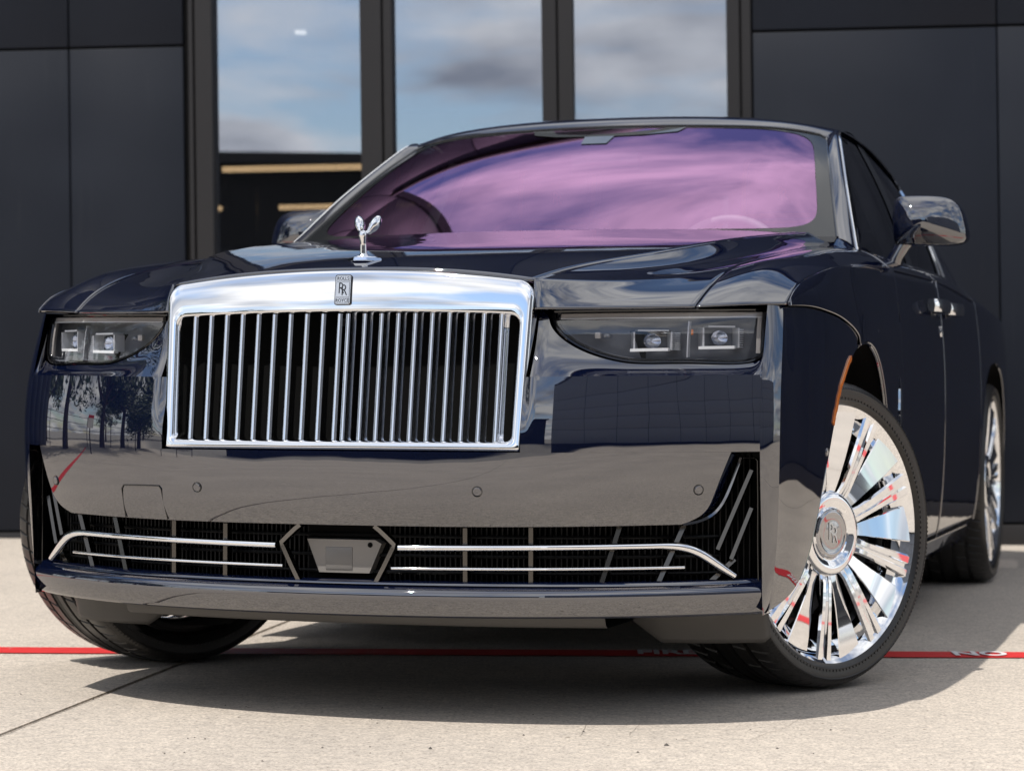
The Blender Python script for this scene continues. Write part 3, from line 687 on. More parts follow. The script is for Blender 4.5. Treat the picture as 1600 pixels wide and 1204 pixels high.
def lerp_ring(a, b, t): return [(p[0]*(1-t)+q[0]*t, p[1]*(1-t)+q[1]*t) for p, q in zip(a, b)]
RO = ring(.4255, .4375, .6065, 1.0065, .026, .010, .038); RI = ring(.401, .408, .6275, .912, .008, .014, .022)
RO2 = ring(.4215, .4335, .6105, 1.002, .026, .008, .036); RI2 = ring(.405, .412, .6235, .9165, .008, .016, .024)
levels = [(RO, .075), (RO, .006), (lerp_ring(RO, RO2, .35), .0022), (RO2, .0), (lerp_ring(RO2, RI2, .03), -.0003), (lerp_ring(RO2, RI2, .33), -.0010), (lerp_ring(RO2, RI2, .66), -.0010), (lerp_ring(RO2, RI2, .97), -.0003), (RI2, .0), (lerp_ring(RI2, RI, .6), .003), (RI, .009), (lerp_ring(RI, ring(.395, .402, .633, .906, .008, .014, .022), 1), .03), (ring(.394, .401, .634, .905, .008, .014, .022), .07)]
V = []; F = []; n = len(RO)
for R_, off in levels:
    for x, z in R_: V.append((x, GY(x, z)+off, z))
for l in range(len(levels)-1):
    for k in range(n): F.append((l*n+k, l*n+(k+1) % n, (l+1)*n+(k+1) % n, (l+1)*n+k))
grille = mk('grille_frame', V, F, CHROME, car); grille.data.set_sharp_from_angle(angle=rad(50))
bk = [(x*1.0, GY(x, z)+.066, z) for x, z in ring(.40, .406, .63, .912, .008, .014, .022)]
mk('grille_backing', bk, [tuple(range(len(bk)))[::-1]], VOID, grille, False)
for s in (-1, 1):
    for k in range(10):
        x0 = s*(.0095+.0396*k); xb = x0*.99; a = rad(21)*(-s) 
        ca, sa = math.cos(a), math.sin(a)
        prof = [(-.0060, 0.0020), (-.0052, -.0016), (-.0025, -.0030), (.0025, -.0030), (.0052, -.0016), (.0060, .0020), (.0050, .0055), (.0014, .0080), (.0014, .020), (.0030, .022), (.0030, .027), (-.0030, .027), (-.0030, .022), (-.0014, .020), (-.0014, .0080), (-.0050, .0055)]
        V = []; m = len(prof)
        for zt_, xx in ((.628, xb), (.70, xb+(x0-xb)*.26), (.80, xb+(x0-xb)*.62), (.909, x0)):
            for p, q in prof: V.append((xx+p*ca-q*sa*1.0, GY(xx, zt_)+.011+p*sa*0+q*ca+p*sa, zt_))
        F = []
        for i in range(3):
            for j in range(m): F.append((i*m+j, i*m+(j+1) % m, (i+1)*m+(j+1) % m, (i+1)*m+j))
        o = mk('vane', V, F, VANE, grille); o.data.set_sharp_from_angle(angle=rad(50))
# camera in the grille, badge
o = lathe('front_camera', [(.0001, -.006), (.005, -.006), (.006, -.004), (.009, -.004), (.0105, -.001), (.0105, .02)], BLACKGLOSS, grille, 28); o.rotation_euler = (0, 0, rad(90)); o.location = (0.0, GY(0, .893)+.02, .890)
def face_frame(x, z, off=0.0):
    tz = Vector((0, .14, 1)).normalized(); tx = Vector((1, 0, 0)); nn = tx.cross(tz)  # points to -y
    return Matrix(((tx.x, tz.x, nn.x, x), (tx.y, tz.y, nn.y, GY(x, z)+off), (tx.z, tz.z, nn.z, z), (0, 0, 0, 1)))
Mb = face_frame(0, .9615, -.0015)
def plate(name, wd, ht, th, mat, parent, M, r=.004, z0=0.0):
    pts = []
    for cx, cy, a0 in ((wd/2-r, ht/2-r, 0), (-wd/2+r, ht/2-r, 90), (-wd/2+r, -ht/2+r, 180), (wd/2-r, -ht/2+r, 270)):
        for k in range(6): a = rad(a0+90*k/5); pts.append((cx+r*math.cos(a), cy+r*math.sin(a)))
    n = len(pts); V = [M @ Vector((x, y, z0)) for x, y in pts]+[M @ Vector((x, y, z0+th)) for x, y in pts]+[M @ Vector((x*.97, y*.985, z0+th+.0006)) for x, y in pts]
    F = [(k, (k+1) % n, n+(k+1) % n, n+k) for k in range(n)]+[(n+k, n+(k+1) % n, 2*n+(k+1) % n, 2*n+k) for k in range(n)]+[tuple(2*n+k for k in range(n))]
    return mk(name, V, F, mat, parent, False)
bd = plate('badge', .0395, .0685, .003, BADGEBLK, grille, Mb, .005)
ENAMEL = pbr('badge_silver', (0.62, 0.64, 0.68), 0.22, 1.0)
T = Matrix.Translation
plate('badge_field', .0365, .0655, .0006, ENAMEL, bd, Mb @ T((0, 0, .0035)), .0045)
for wd, ht, cy in ((.033, .0125, .0248), (.033, .0345, 0.0), (.033, .0125, -.0248)):
    plate('badge_line', wd, ht, .0001, BADGEBLK, bd, Mb @ T((0, cy, .0044)), .001); plate('badge_field', wd-.0012, ht-.0012, .0001, ENAMEL, bd, Mb @ T((0, cy, .0050)), .0008)
text_mesh('badge_letters', 'ROLLS', .0108, BADGEBLK, bd, Mb @ T((0, .0248, .0062)), .0003, .92); text_mesh('badge_letters', 'ROYCE', .0108, BADGEBLK, bd, Mb @ T((0, -.0248, .0062)), .0003, .90)
text_mesh('badge_letters', 'R', .036, BADGEBLK, bd, Mb @ T((-.0035, .0022, .0062)), .0003, .70, bold=-.0002); text_mesh('badge_letters', 'R', .036, BADGEBLK, bd, Mb @ T((.0038, -.0022, .0063)), .0003, .70, bold=-.0002)

# ---- headlamps
LO = [(.4705, .909), (.474, .893), (.481, .878), (.506, .8525), (.556, .8255), (.604, .8105), (.645, .8045), (.76, .8045), (.872, .8085), (.888, .820), (.8925, .845), (.894, .917)]
def resample_closed(pts, n):
    c = cubic([(x, 0, z) for x, z in pts], n); return [(p[0], p[2]) for p in c]
lowc = resample_closed(LO, 70); topc = [(x, .909+(.917-.909)*((x-.4705)/(.894-.4705))) for x in np.linspace(.894, .4705, 40)[1:-1]]
LOOP = lowc+topc
def headlamp(s):
    P = lambda x, z, off: (s*x, YL(z)+PX(x)+off, z)
    cxm, czm = .69, .865; n = len(LOOP)
    def grow(f): 
        out = []
        for i, (x, z) in enumerate(LOOP):
            a = LOOP[i-1]; b_ = LOOP[(i+1) % n]; tx, tz = b_[0]-a[0], b_[1]-a[1]; L = math.hypot(tx, tz); out.append((x+tz/L*f, z-tx/L*f))
        return out
    # bezel (the part), a black ring with depth
    g1, g2, g3 = grow(.0065), grow(.001), grow(-.004)
    lev = [(g1, .012), (g1, -.002), (grow(.004), -.004), (g2, -.002), (g2, .006), (g3, .012)]
    V = []; F = []
    for R_, o in lev: V += [P(x, z, o) for x, z in R_]
    for l in range(len(lev)-1):
        for k in range(n):
            q = (l*n+k, l*n+(k+1) % n, (l+1)*n+(k+1) % n, (l+1)*n+k); F.append(q if s < 0 else q[::-1])
    hl = mk('headlamp', V, F, BLACKGLOSS, car); hl.data.set_sharp_from_angle(angle=rad(40))
    # lens: curved sheet filled as a fan of rings
    rings = []; V = []; F = []
    for t in np.linspace(1, 0.02, 9):
        V += [P(cxm+(x-cxm)*t, czm+(z-czm)*t, .003-.004*(1-t*t)) for x, z in LOOP]
    for l in range(8):
        for k in range(n):
            q = (l*n+k, l*n+(k+1) % n, (l+1)*n+(k+1) % n, (l+1)*n+k); F.append(q if s < 0 else q[::-1])
    F.append(tuple(8*n+k for k in range(n)))
    mk('lens', V, F, LENS, hl)
    # bucket
    V = []; F = []
    for o, gsh in ((.009, -.002), (.055, -.006)): V += [P(x, z, o) for x, z in grow(gsh)]
    for k in range(n): F.append((k, (k+1) % n, n+(k+1) % n, n+k))
    for t in (0.5, 0.02):
        o_ = len(V); V += [P(cxm+(x-cxm)*t, czm+(z-czm)*t, .055) for x, z in LOOP]
        for k in range(n): F.append((o_-n+k, o_-n+(k+1) % n, o_+(k+1) % n, o_+k))
    mk('lamp_bucket', V, F, HOUSING, hl)
    # light guide along the top and the outer edge
    def bar(name, pts, hh, th, mat, off):
        Vb = []; Fb = []
        for x, z, dx_, dz_ in pts:
            Vb += [P(x, z, off), P(x+dx_*hh, z+dz_*hh, off), P(x+dx_*hh, z+dz_*hh, off+th), P(x, z, off+th)]
        for i in range(len(pts)-1):
            for k in range(4): Fb.append((4*i+k, 4*i+(k+1) % 4, 4*i+4+(k+1) % 4, 4*i+4+k))
        Fb += [(0, 1, 2, 3), tuple(4*(len(pts)-1)+k for k in (3, 2, 1, 0))]
        return mk(name, Vb, Fb, mat, hl, False)
    bar('light_guide', [(x, .897+(x-.476)*.019, 0, 1) for x in np.linspace(.482, .884, 16)], .0095, .012, STRIP, .008)
    bar('light_guide_edge', [(x, .8945+(x-.476)*.019, 0, 1) for x in np.linspace(.482, .884, 16)], .0022, .010, WHITE, .0055)
    bar('light_guide', [(.876, z, 1, 0) for z in np.linspace(.822, .902, 8)], .008, .012, STRIP, .008)
    bar('divider', [(.7405, z, 1, 0) for z in np.linspace(.812, .892, 8)], .0022, .02, LAMPGREY, .012)
    if s > 0: bar('amber_reflector', [(.7475, z, 1, 0) for z in np.linspace(.862, .874, 4)], .0022, .01, AMBER, .014)
    # projectors
    for (x0, x1, z0, z1) in ((.632, .698, .828, .868), (.768, .828, .834, .878)):
        fr = []
        xm, zm = (x0+x1)/2, (z0+z1)/2
        bmx = bmesh.new()
        for c, sz in (((xm, z1+.003), (x1-x0+.012, .004)), ((x0-.004, zm), (.004, z1-z0)), ((x1+.004, zm), (.004, z1-z0))):
            box(bmx, Vector(P(c[0], c[1], .032)), (sz[0]*.9, .03, sz[1]), Matrix.Rotation(math.atan((.491*c[0]+.64*c[0]**3))*s, 3, 'Z'))
        pj = bm_obj('projector', bmx, LAMPGREY, hl)
        bar('white_lit_blade', [(x, z0-.004+(x-x0)*.03, 0, 1) for x in np.linspace(x0-.004, x1+.006, 6)], .0065, .022, WHITE, .009)  # plain white colour stands in for the light on the chrome
        # ribbed heat-sink fins
        for k in range(9): bar('fin', [(x, z0+.001+k*(z1-z0)/9, 0, 1) for x in (x1+.007, x1+.026 if x0 < .7 else x1+.018)], .0016, .016, LAMPGREY, .022)
        lo = lathe('projector_lens', [(.0001, -.014), (.006, -.0125), (.012, -.008), (.0155, -.001), (.017, .004), (.017, .012)], LENSCOLOR, hl, 28)
        lo.location = P(xm, zm, .036); lo.rotation_euler = (0, 0, rad(90)+s*math.atan(.491*xm+.64*xm**3)); lo.scale = (1, 1.18, 1.0)
        l3 = lathe('reflector_bowl', [(.0001, .010), (.010, .006), (.0165, -.001)], CHROME, hl, 24); l3.location = P(xm, zm, .040); l3.rotation_euler = lo.rotation_euler; l3.scale = (1, 1.18, 1)
    lo = lathe('marker_lamp', [(.0001, -.006), (.005, -.004), (.008, .002), (.009, .012)], LENSCOLOR, hl, 20); lo.location = P(.575, .859, .03); lo.rotation_euler = (0, 0, rad(90)+s*.3); lo.scale = (1, 1.5, .8)
    box_obj('marker_shade', Vector(P(.556, .860, .032)), (.012, .014, .014), STRIP, hl, .002)
    return hl
for s in (1, -1): headlamp(s)

# ---- lower intake with its bars
def fpt(x, z, base=-1.02): return (x, base+PX(x), z)
xs_ = np.linspace(-.895, .895, 61)
back = np.array([[(x, -.93+PX(x)*.95, z) for x in xs_] for z in (.29, .36, .44, .52, .61)])
intake = grid_obj('lower_intake', back, VOID, car)
floor_ = np.array([[(x, y+PX(x)*(1 if y < -.95 else .95), .313) for x in xs_] for y in (-1.03, -.98, -.92)]); grid_obj('intake_floor', floor_, BLACKGLOSS, intake)
V = []; F = []
for k in range(150):
    x = -.86+1.72*k/149; o_ = len(V); zt_ = .445 if abs(x) < .72 else .60
    for xx in (x-.0016, x+.0016):
        for z in (.30, zt_): V += [(xx, -.945+PX(x)*.95, z), (xx, -.925+PX(x)*.95, z)]
    F += [(o_, o_+2, o_+6, o_+4), (o_, o_+1, o_+3, o_+2), (o_+4, o_+6, o_+7, o_+5)]
tag(mk('cooling_fins', V, F, FIN, intake, False), kind='stuff')
for z in (.335, .372, .415): tube('cross_rail', [(x, -.955+PX(x)*.96, z) for x in np.linspace(-.80, .80, 33)], .004, FIN, intake, 6)
flat_prof = [(-.5, -1), (.5, -1), (.75, 0), (.5, 1), (-.5, 1), (-.75, 0)]
for s in (1, -1):
    tube('main_bar', [fpt(s*x, z) for x, z in zip(np.linspace(.145, .70, 14), np.linspace(.3935, .400, 14))]+[fpt(s*x, z) for x, z in cubic([(.70, .400), (.735, .3975), (.77, .3855), (.805, .360), (.842, .331)], 16)[1:]],
         [.0075]*14+[.0075+.0035*math.sin(math.pi*k/15)*1.0 for k in range(1, 16)], CHROME, intake, prof=[(1.15*math.cos(k*math.pi/8), math.sin(k*math.pi/8)) for k in range(16)])
    tube('lower_bar', [fpt(s*x, z) for x, z in zip(np.linspace(.129, .745, 18), np.linspace(.348, .352, 18))], .0038, CHROME, intake, prof=[(1.1*math.cos(k*math.pi/6), math.sin(k*math.pi/6)) for k in range(12)])
    for (xt, zt_, xb, zb) in ((.2865, .437, .287, .313), (.4285, .439, .4285, .313), (.612, .441, .574, .313), (.741, .445, .689, .316), (.838, .366, .792, .318)):
        p0, p1 = Vector(fpt(s*xt, zt_, -.998)), Vector(fpt(s*xb, zb, -.998))
        tube('upright', [tuple(p0+(p1-p0)*t) for t in np.linspace(0, 1, 6)], .0046, UPR, intake, prof=[(-1.1, -.4), (1.1, -.4), (1.1, 5.5), (-1.1, 5.5)], up=(0, 1, 0))
    # hexagon bracket round the sensor
    hp = [fpt(s*x, z, -1.012) for x, z in ((.088, .440), (.100, .431), (.118, .415), (.134, .400), (.131, .392), (.110, .350), (.089, .311))]
    tube('bracket', hp, .0058, BRACKET, intake, prof=[(-.8, -1.3), (.8, -1.3), (.8, 2.6), (-.8, 2.6)], up=(0, 1, 0))
    # blades in the corner of the intake
    tube('corner_trim', [fpt(s*x, z, -1.012) for x, z in cubic([(.853, .590), (.839, .545), (.824, .503), (.803, .470), (.772, .452), (.74, .446)], 26)], .0040, DARKCHROME, intake, prof=[(-.7, -1.2), (.7, -1.2), (.7, 4.0), (-.7, 4.0)], up=(0, 1, 0))
    for a, b_ in (((.872, .562), (.807, .388)), ((.872, .478), (.833, .366))):
        tube('corner_blade', [fpt(s*(a[0]+(b_[0]-a[0])*t), a[1]+(b_[1]-a[1])*t, -1.004) for t in np.linspace(0, 1, 6)], .0050, UPR, intake, prof=[(-.85, -1.0), (.85, -1.0), (.85, 5), (-.85, 5)], up=(0, 1, 0))
    op = [fpt(s*x, z, -1.022) for x, z in ((.858, .590), (.880, .590), (.886, .584), (.887, .50), (.887, .40), (.888, .318))]
    tube('opening_trim', op, .0018, BLACKGLOSS, intake, 6, up=(0, 1, 0))
# radar sensor in the middle
bp = [(-.089, .406), (.074, .406), (.089, .398), (.060, .332), (-.060, .332)]
V = [(x, -.972, z) for x, z in bp]+[(x*1.03, -.94, .369+(z-.369)*1.05) for x, z in bp]; n = 5
rs = mk('radar_sensor', V, [tuple(range(5))]+[(k, n+k, n+(k+1) % n, (k+1) % n) for k in range(n)], pbr('sensor_grey', (0.23, 0.215, 0.20), 0.28, coat=0.3), intake, False)
box_obj('radar_window', Vector((-.012, -.9725, .364)), (.064, .003, .050), pbr('sensor_window', (0.19, 0.18, 0.17), 0.3), rs, .0012)
o = lathe('radar_screw', [(.0001, -.001), (.0055, -.001), (.006, .002)], VOID, rs, 20); o.rotation_euler = (0, 0, rad(90)); o.location = (.062, -.973, .395)
bm = bmesh.new(); bmr = [(-.115, .44), (.115, .44), (.115, .30), (-.115, .30)]
box(bm, Vector((0, -.938, .37)), (.19, .02, .14)); bm_obj('radar_pocket', bm, VOID, intake)

# ---- splitter lip and undertray
LP = [(-.985, .320), (-1.020, .3185), (-1.0235, .3165), (-1.0245, .3125), (-1.0265, .3100), (-1.036, .3060), (-1.0445, .2990), (-1.0475, .2900), (-1.0455, .2810), (-1.038, .268), (-1.028, .250), (-1.018, .2415), (-.99, .2385), (-.93, .2385)]
xs2 = np.linspace(-.9005, .9005, 91)
L = np.array([[(x, a+PX(x)*(1.0), b_+.004*(abs(x)/.9)**2) for x in xs2] for a, b_ in LP])
lip = grid_obj('splitter_lip', L, PAINT, car); lip.data.set_sharp_from_angle(angle=rad(45))
UT = np.array([[(x, a+PX(x)*.75, b_) for x in np.linspace(-.58, .58, 41)] for a, b_ in ((-.965, .240), (-.955, .222), (-.94, .2165), (-.6, .212), (-.45, .21))])
grid_obj('undertray', UT, TRAY, car)
for s in (1, -1):   # air deflectors ahead of the wheels
    D_ = np.array([[(s*(.56+.315*t-.0*q), -.69+.12*(abs(t-.4))**2+PX(.56+.315*t)*.25+.03*q, .243-(.075*min(1, t*3.2+.12)-(.012 if t > .96 else 0))*q) for t in np.linspace(0, 1, 26)] for q in np.linspace(0, 1, 8)])
    d = grid_obj('air_deflector', D_, TRAY, car, .012, s < 0)
    for t in (.2, .55, .85):
        o = lathe('fastener', [(.0001, -.002), (.006, -.0015), (.007, .002)], PLASTIC, d, 14); x = .56+.315*t; o.location = (s*x, -.70+.12*(abs(t-.4))**2+PX(x)*.25, .236); o.rotation_euler = (0, 0, rad(90))

# ---- ornament on the hood
ob_ = bmesh.new()
def ball(bm, c, r, rot=None):
    q = bmesh.ops.create_icosphere(bm, subdivisions=3, radius=1.0); M = Matrix.Translation(c) @ (rot.to_4x4() if rot else Matrix.Identity(4)) @ Matrix.Diagonal((*r, 1)); bmesh.ops.transform(bm, matrix=M, verts=q['verts'])
def rod(bm, p, q, r0, r1, n=14):
    p, q = Vector(p), Vector(q); h = (q-p).length; r = bmesh.ops.create_cone(bm, cap_ends=True, segments=n, radius1=r0, radius2=r1, depth=h)
    M = Matrix.Translation((p+q)/2) @ (q-p).to_track_quat('Z', 'Y').to_matrix().to_4x4(); bmesh.ops.transform(bm, matrix=M, verts=r['verts'])
z0 = 1.041
rod(ob_, (0, 0, .0), (0, -.002, .012), .015, .0065); rod(ob_, (0, -.002, .010), (0, -.006, .034), .0080, .0072); rod(ob_, (0, -.006, .032), (0, -.012, .052), .0072, .0098)
ball(ob_, Vector((0, -.012, .052)), (.0098, .0090, .011)); ball(ob_, Vector((0, -.019, .066)), (.0042, .0048, .0056)); rod(ob_, (0, -.014, .056), (0, -.018, .063), .0035, .003)
for s in (-1, 1):
    rod(ob_, (s*.004, -.011, .054), (s*.013, .004, .064), .0045, .0050); 
    ball(ob_, Vector((s*.019, .016, .081)), (.0115, .0165, .0240), Matrix.Rotation(s*rad(20), 3, 'Y') @ Matrix.Rotation(rad(-34), 3, 'X'))
    ball(ob_, Vector((s*.013, .006, .067)), (.0075, .0100, .0135), Matrix.Rotation(s*rad(30), 3, 'Y'))
orn = bm_obj('hood_ornament', ob_, CHROME, car, smooth=True); orn.location = (0, -.855, z0-.002); orn.rotation_euler = (rad(-6), 0, 0)
rm = orn.modifiers.new('fuse', 'REMESH'); rm.mode = 'VOXEL'; rm.voxel_size = .0011; rm.use_smooth_shade = True
pm_ = orn.modifiers.new('smooth', 'SMOOTH'); pm_.iterations = 4; pm_.factor = .5
bs = bmesh.new()
for sc_, zz0, zz1 in ((1.0, -.006, .003), (.72, .003, .006)):
    pts = [(-.045, .004), (-.016, -.022), (.016, -.022), (.045, .004), (.016, .034), (-.016, .034)]
    v0 = [bs.verts.new((x*sc_, y*sc_, zz0)) for x, y in pts]; v1 = [bs.verts.new((x*sc_*.93, y*sc_*.93, zz1)) for x, y in pts]
    bs.faces.new(v1); bs.faces.new(v0[::-1])
    for k in range(6): bs.faces.new((v0[k], v0[(k+1) % 6], v1[(k+1) % 6], v1[k]))
bmesh.ops.bevel(bs, geom=bs.edges[:], offset=.0012, segments=2, affect='EDGES')
ob2 = bm_obj('ornament_base', bs, CHROME, orn, smooth=True, sharp=40); ob2.location = (0, 0, -.003)

# ---- windscreen, pillars, roof
def wsrow(b_, m_, t_): return [b_, m_, t_]
def full(row): return [(-x, y, z) for x, y, z in row[::-1] if x > 1e-6]+row
W0 = full([(0, .470, 1.158), (.42, .520, 1.160), (.68, .615, 1.163), (.818, .705, 1.165)])
W1 = full([(0, .765, 1.320), (.41, .795, 1.317), (.645, .860, 1.308), (.767, .925, 1.297)])
W2 = full([(0, 1.035, 1.455), (.39, 1.058, 1.449), (.605, 1.105, 1.436), (.717, 1.150, 1.422)])
W3 = full([(0, 1.285, 1.562), (.35, 1.300, 1.556), (.57, 1.335, 1.541), (.671, 1.368, 1.522)])
WG = loft([W0, W1, W2, W3], 40, 81)
ws = grid_obj('windscreen', WG, WSGLASS, car)
def wpt(u, v, off=0.0):   # u 0..1 bottom to top, v -1..1
    i = u*39; j = (v+1)/2*80; i0, j0 = min(int(i), 38), min(int(j), 79); a, b_ = i-i0, j-j0
    p = WG[i0, j0]*(1-a)*(1-b_)+WG[i0+1, j0]*a*(1-b_)+WG[i0, j0+1]*(1-a)*b_+WG[i0+1, j0+1]*a*b_
    n_ = np.cross(WG[i0, j0+1]-WG[i0, j0], WG[i0+1, j0]-WG[i0, j0]); n_ /= np.linalg.norm(n_); return p+n_*off
# black ceramic border on the inside of the glass
def inner_edge(t):   # t 0..1 around the see-through area, superellipse like
    a = 2*math.pi*t; c, s = math.cos(a), math.sin(a); e = .26
    return 0.52+.46*math.copysign(abs(s)**e, s), .925*math.copysign(abs(c)**(e*.7), c)
def outer_edge(t):
    a = 2*math.pi*t; c, s = math.cos(a), math.sin(a); k = max(abs(c), abs(s)); return .5+.5*s/k, c/k
V = []; F = []; n = 160
for k in range(n):
    (u1, v1), (u0, v0) = inner_edge(k/n), outer_edge(k/n)
    for q in range(4): t = q/3; V.append(wpt(min(max(u0+(u1-u0)*t, 0), 1), min(max(v0+(v1-v0)*t, -1), 1), .0014))
for k in range(n):
    for q in range(3): F.append((k*4+q, k*4+q+1, ((k+1) % n)*4+q+1, ((k+1) % n)*4+q))
mk('ceramic_border', V, F, FRIT, ws)
# shaded patch and sensor housing behind the mirror
pp = [(.985, -.33), (.985, .33), (.93, .30), (.895, .17), (.885, .05), (.80, .04), (.80, -.06), (.885, -.07), (.895, -.19), (.93, -.30)]
SHADE = pbr('sensor_shroud', (0.06, 0.065, 0.068), 0.08, coat=1.0)
mk('sensor_patch', [wpt(u, v, .0026) for u, v in pp], [tuple(range(len(pp)))], SHADE, ws, False)
# bright strip round the glass
edge_pts = [wpt(u, -1, .002) for u in np.linspace(0, .97, 20)]+[wpt(1, v, .002) for v in np.linspace(-.96, .96, 50)]+[wpt(u, 1, .002) for u in np.linspace(.97, 0, 20)]
tube('glass_trim', edge_pts, .0045, BLACKGLOSS, ws, 8)
cow = np.array([[(W0s[0], W0s[1]-.05*t, W0s[2]+.004-.018*t) for W0s in cubic(W0, 60)] for t in (0, .5, 1)])
grid_obj('cowl', cow, PLASTIC, car)
# A pillars
AO = [(.878, .672, 1.128), (.848, .789, 1.199), (.805, .954, 1.308), (.773, 1.089, 1.386), (.730, 1.276, 1.486), (.708, 1.383, 1.535), (.703, 1.44, 1.547)]
AI = [(.819, .703, 1.166), (.788, .828, 1.242), (.762, .948, 1.311), (.732, 1.080, 1.384), (.689, 1.278, 1.486), (.675, 1.348, 1.514), (.671, 1.372, 1.524)]
AM = [(a[0]*.6+b_[0]*.4+.003, a[1]*.6+b_[1]*.4-.006, a[2]*.6+b_[2]*.4+.006) for a, b_ in zip(AO, AI)]
ap = loft([AI, AM, AO], 14, 40)
pil = both('windscreen_pillar', ap, PAINT, car, .0, True)
foot = loft([[(.819, .703, 1.166), (.850, .690, 1.152), (.878, .672, 1.128)], [(.812, .67, 1.153), (.85, .645, 1.138), (.887, .63, 1.117)], [(.80, .63, 1.138), (.85, .59, 1.118), (.90, .58, 1.098)]], 10, 14)
both('pillar_foot', foot, PAINT, car, 0, True)
# roof
def rr(y, zc_, zs, xs, k=.55):
    return full([(0, y, zc_), (xs*.5, y, zc_-(zc_-zs)*.10), (xs*.82, y, zc_-(zc_-zs)*.44), (xs, y, zs)])
RF = [full([(0, 1.287, 1.564), (.35, 1.302, 1.558), (.57, 1.337, 1.543), (.673, 1.371, 1.524)]),
      full([(0, 1.335, 1.592), (.36, 1.345, 1.583), (.59, 1.376, 1.560), (.690, 1.405, 1.535)]),
      full([(0, 1.45, 1.611), (.37, 1.45, 1.601), (.60, 1.455, 1.572), (.705, 1.46, 1.547)]),
      rr(1.75, 1.627, 1.540, .716), rr(2.2, 1.626, 1.508, .722), rr(2.65, 1.58, 1.452, .720), rr(3.1, 1.49, 1.375, .712)]
RG = loft(RF, 60, 61)
roof = grid_obj('roof', RG, PAINT, car)
rail = np.vstack([cubic(AO, 24), cubic([tuple(RF[i][-1]) for i in range(2, 7)], 30)[1:]])
rl = [tube('window_trim', [(s*(p[0]+.002), p[1], p[2]-.001) for p in rail], .0036, CHROME, roof, 8) for s in (1, -1)]
# rear screen and boot
RS = [RF[-1], rr(3.55, 1.34, 1.24, .70), rr(4.0, 1.175, 1.10, .68)]
grid_obj('rear_screen', loft(RS, 16, 41), SIDEGLASS, car)
BT = [rr(3.99, 1.175, 1.098, .70), rr(4.3, 1.13, 1.05, .76), rr(4.52, 1.10, 1.0, .80), full([(0, 4.60, 1.06), (.40, 4.60, 1.05), (.65, 4.57, 1.03), (.80, 4.53, .98)])]
grid_obj('boot_lid', loft(BT, 20, 41), PAINT, car)
RB = [full([(0, 4.60, 1.06), (.40, 4.60, 1.05), (.65, 4.57, 1.03), (.87, 4.50, .97)]), full([(0, 4.64, .85), (.5, 4.63, .85), (.75, 4.58, .85), (.90, 4.50, .85)]), full([(0, 4.66, .6), (.5, 4.65, .6), (.78, 4.58, .6), (.89, 4.5, .6)]), full([(0, 4.60, .3), (.5, 4.59, .3), (.75, 4.53, .3), (.86, 4.45, .3)])]
grid_obj('rear_bumper', loft(RB, 20, 51), PAINT, car)

# ---- sides: doors, rear quarter, glass
BELT = fn([.60, .80, 1.3, 2.0, 2.6, 3.3, 4.0, 4.55], [.876, .880, .884, .892, .884, .86, .80, .76]); BELZ = fn([.60, .80, 1.3, 2.0, 2.6, 3.3, 4.0, 4.55], [1.134, 1.130, 1.128, 1.129, 1.130, 1.115, 1.075, 1.03])
RARCH = cubic([(2.79, .27), (2.80, .5), (2.86, .66), (2.96, .77), (3.1, .825), (3.28, .842), (3.47, .825), (3.62, .77), (3.72, .66), (3.78, .5), (3.79, .27)], 120)
def rarch_z(y):
    if y < 2.79 or y > 3.79: return .262
    i = int(np.argmax(RARCH[:, 1])); s = RARCH[:i+1] if y < RARCH[i, 0] else RARCH[i:]
    return float(np.interp(y, s[:, 0], s[:, 1]))
def side_patch(y0, y1, zlo, ny=40, nz=34, lean=None):
    yy = np.linspace(y0, y1, ny)
    A = np.zeros((ny, nz, 3)); T_ = np.zeros((ny, 10, 3))
    for i, y in enumerate(yy):
        zb = zlo(y); zs = float(SHZ(y))
        for j in range(nz):
            z = zs+(zb-zs)*j/(nz-1); yl = y+(lean(z) if lean else 0); A[i, j] = (float(SX(yl, z)), yl, z)
        for j in range(10):
            t = j/9; yl = y+(lean(zs) if lean else 0); bx2, bz2 = float(BELT(yl)), float(BELZ(yl)); x = A[i, 0, 0]*(1-t)+bx2*t; z = zs*(1-t)+bz2*t+.008*math.sin(math.pi*t); T_[i, j] = (x, yl, z)
    return A, T_
dl = lambda z: -.05*max(0, (z-.95)/.13)**2
def side_obj(name, A, T_, s):
    m = (lambda G: G) if s > 0 else mirx
    return grids_obj(name, [(m(A), s < 0), (m(T_), s > 0)], PAINT, car, .004)
sides = {}
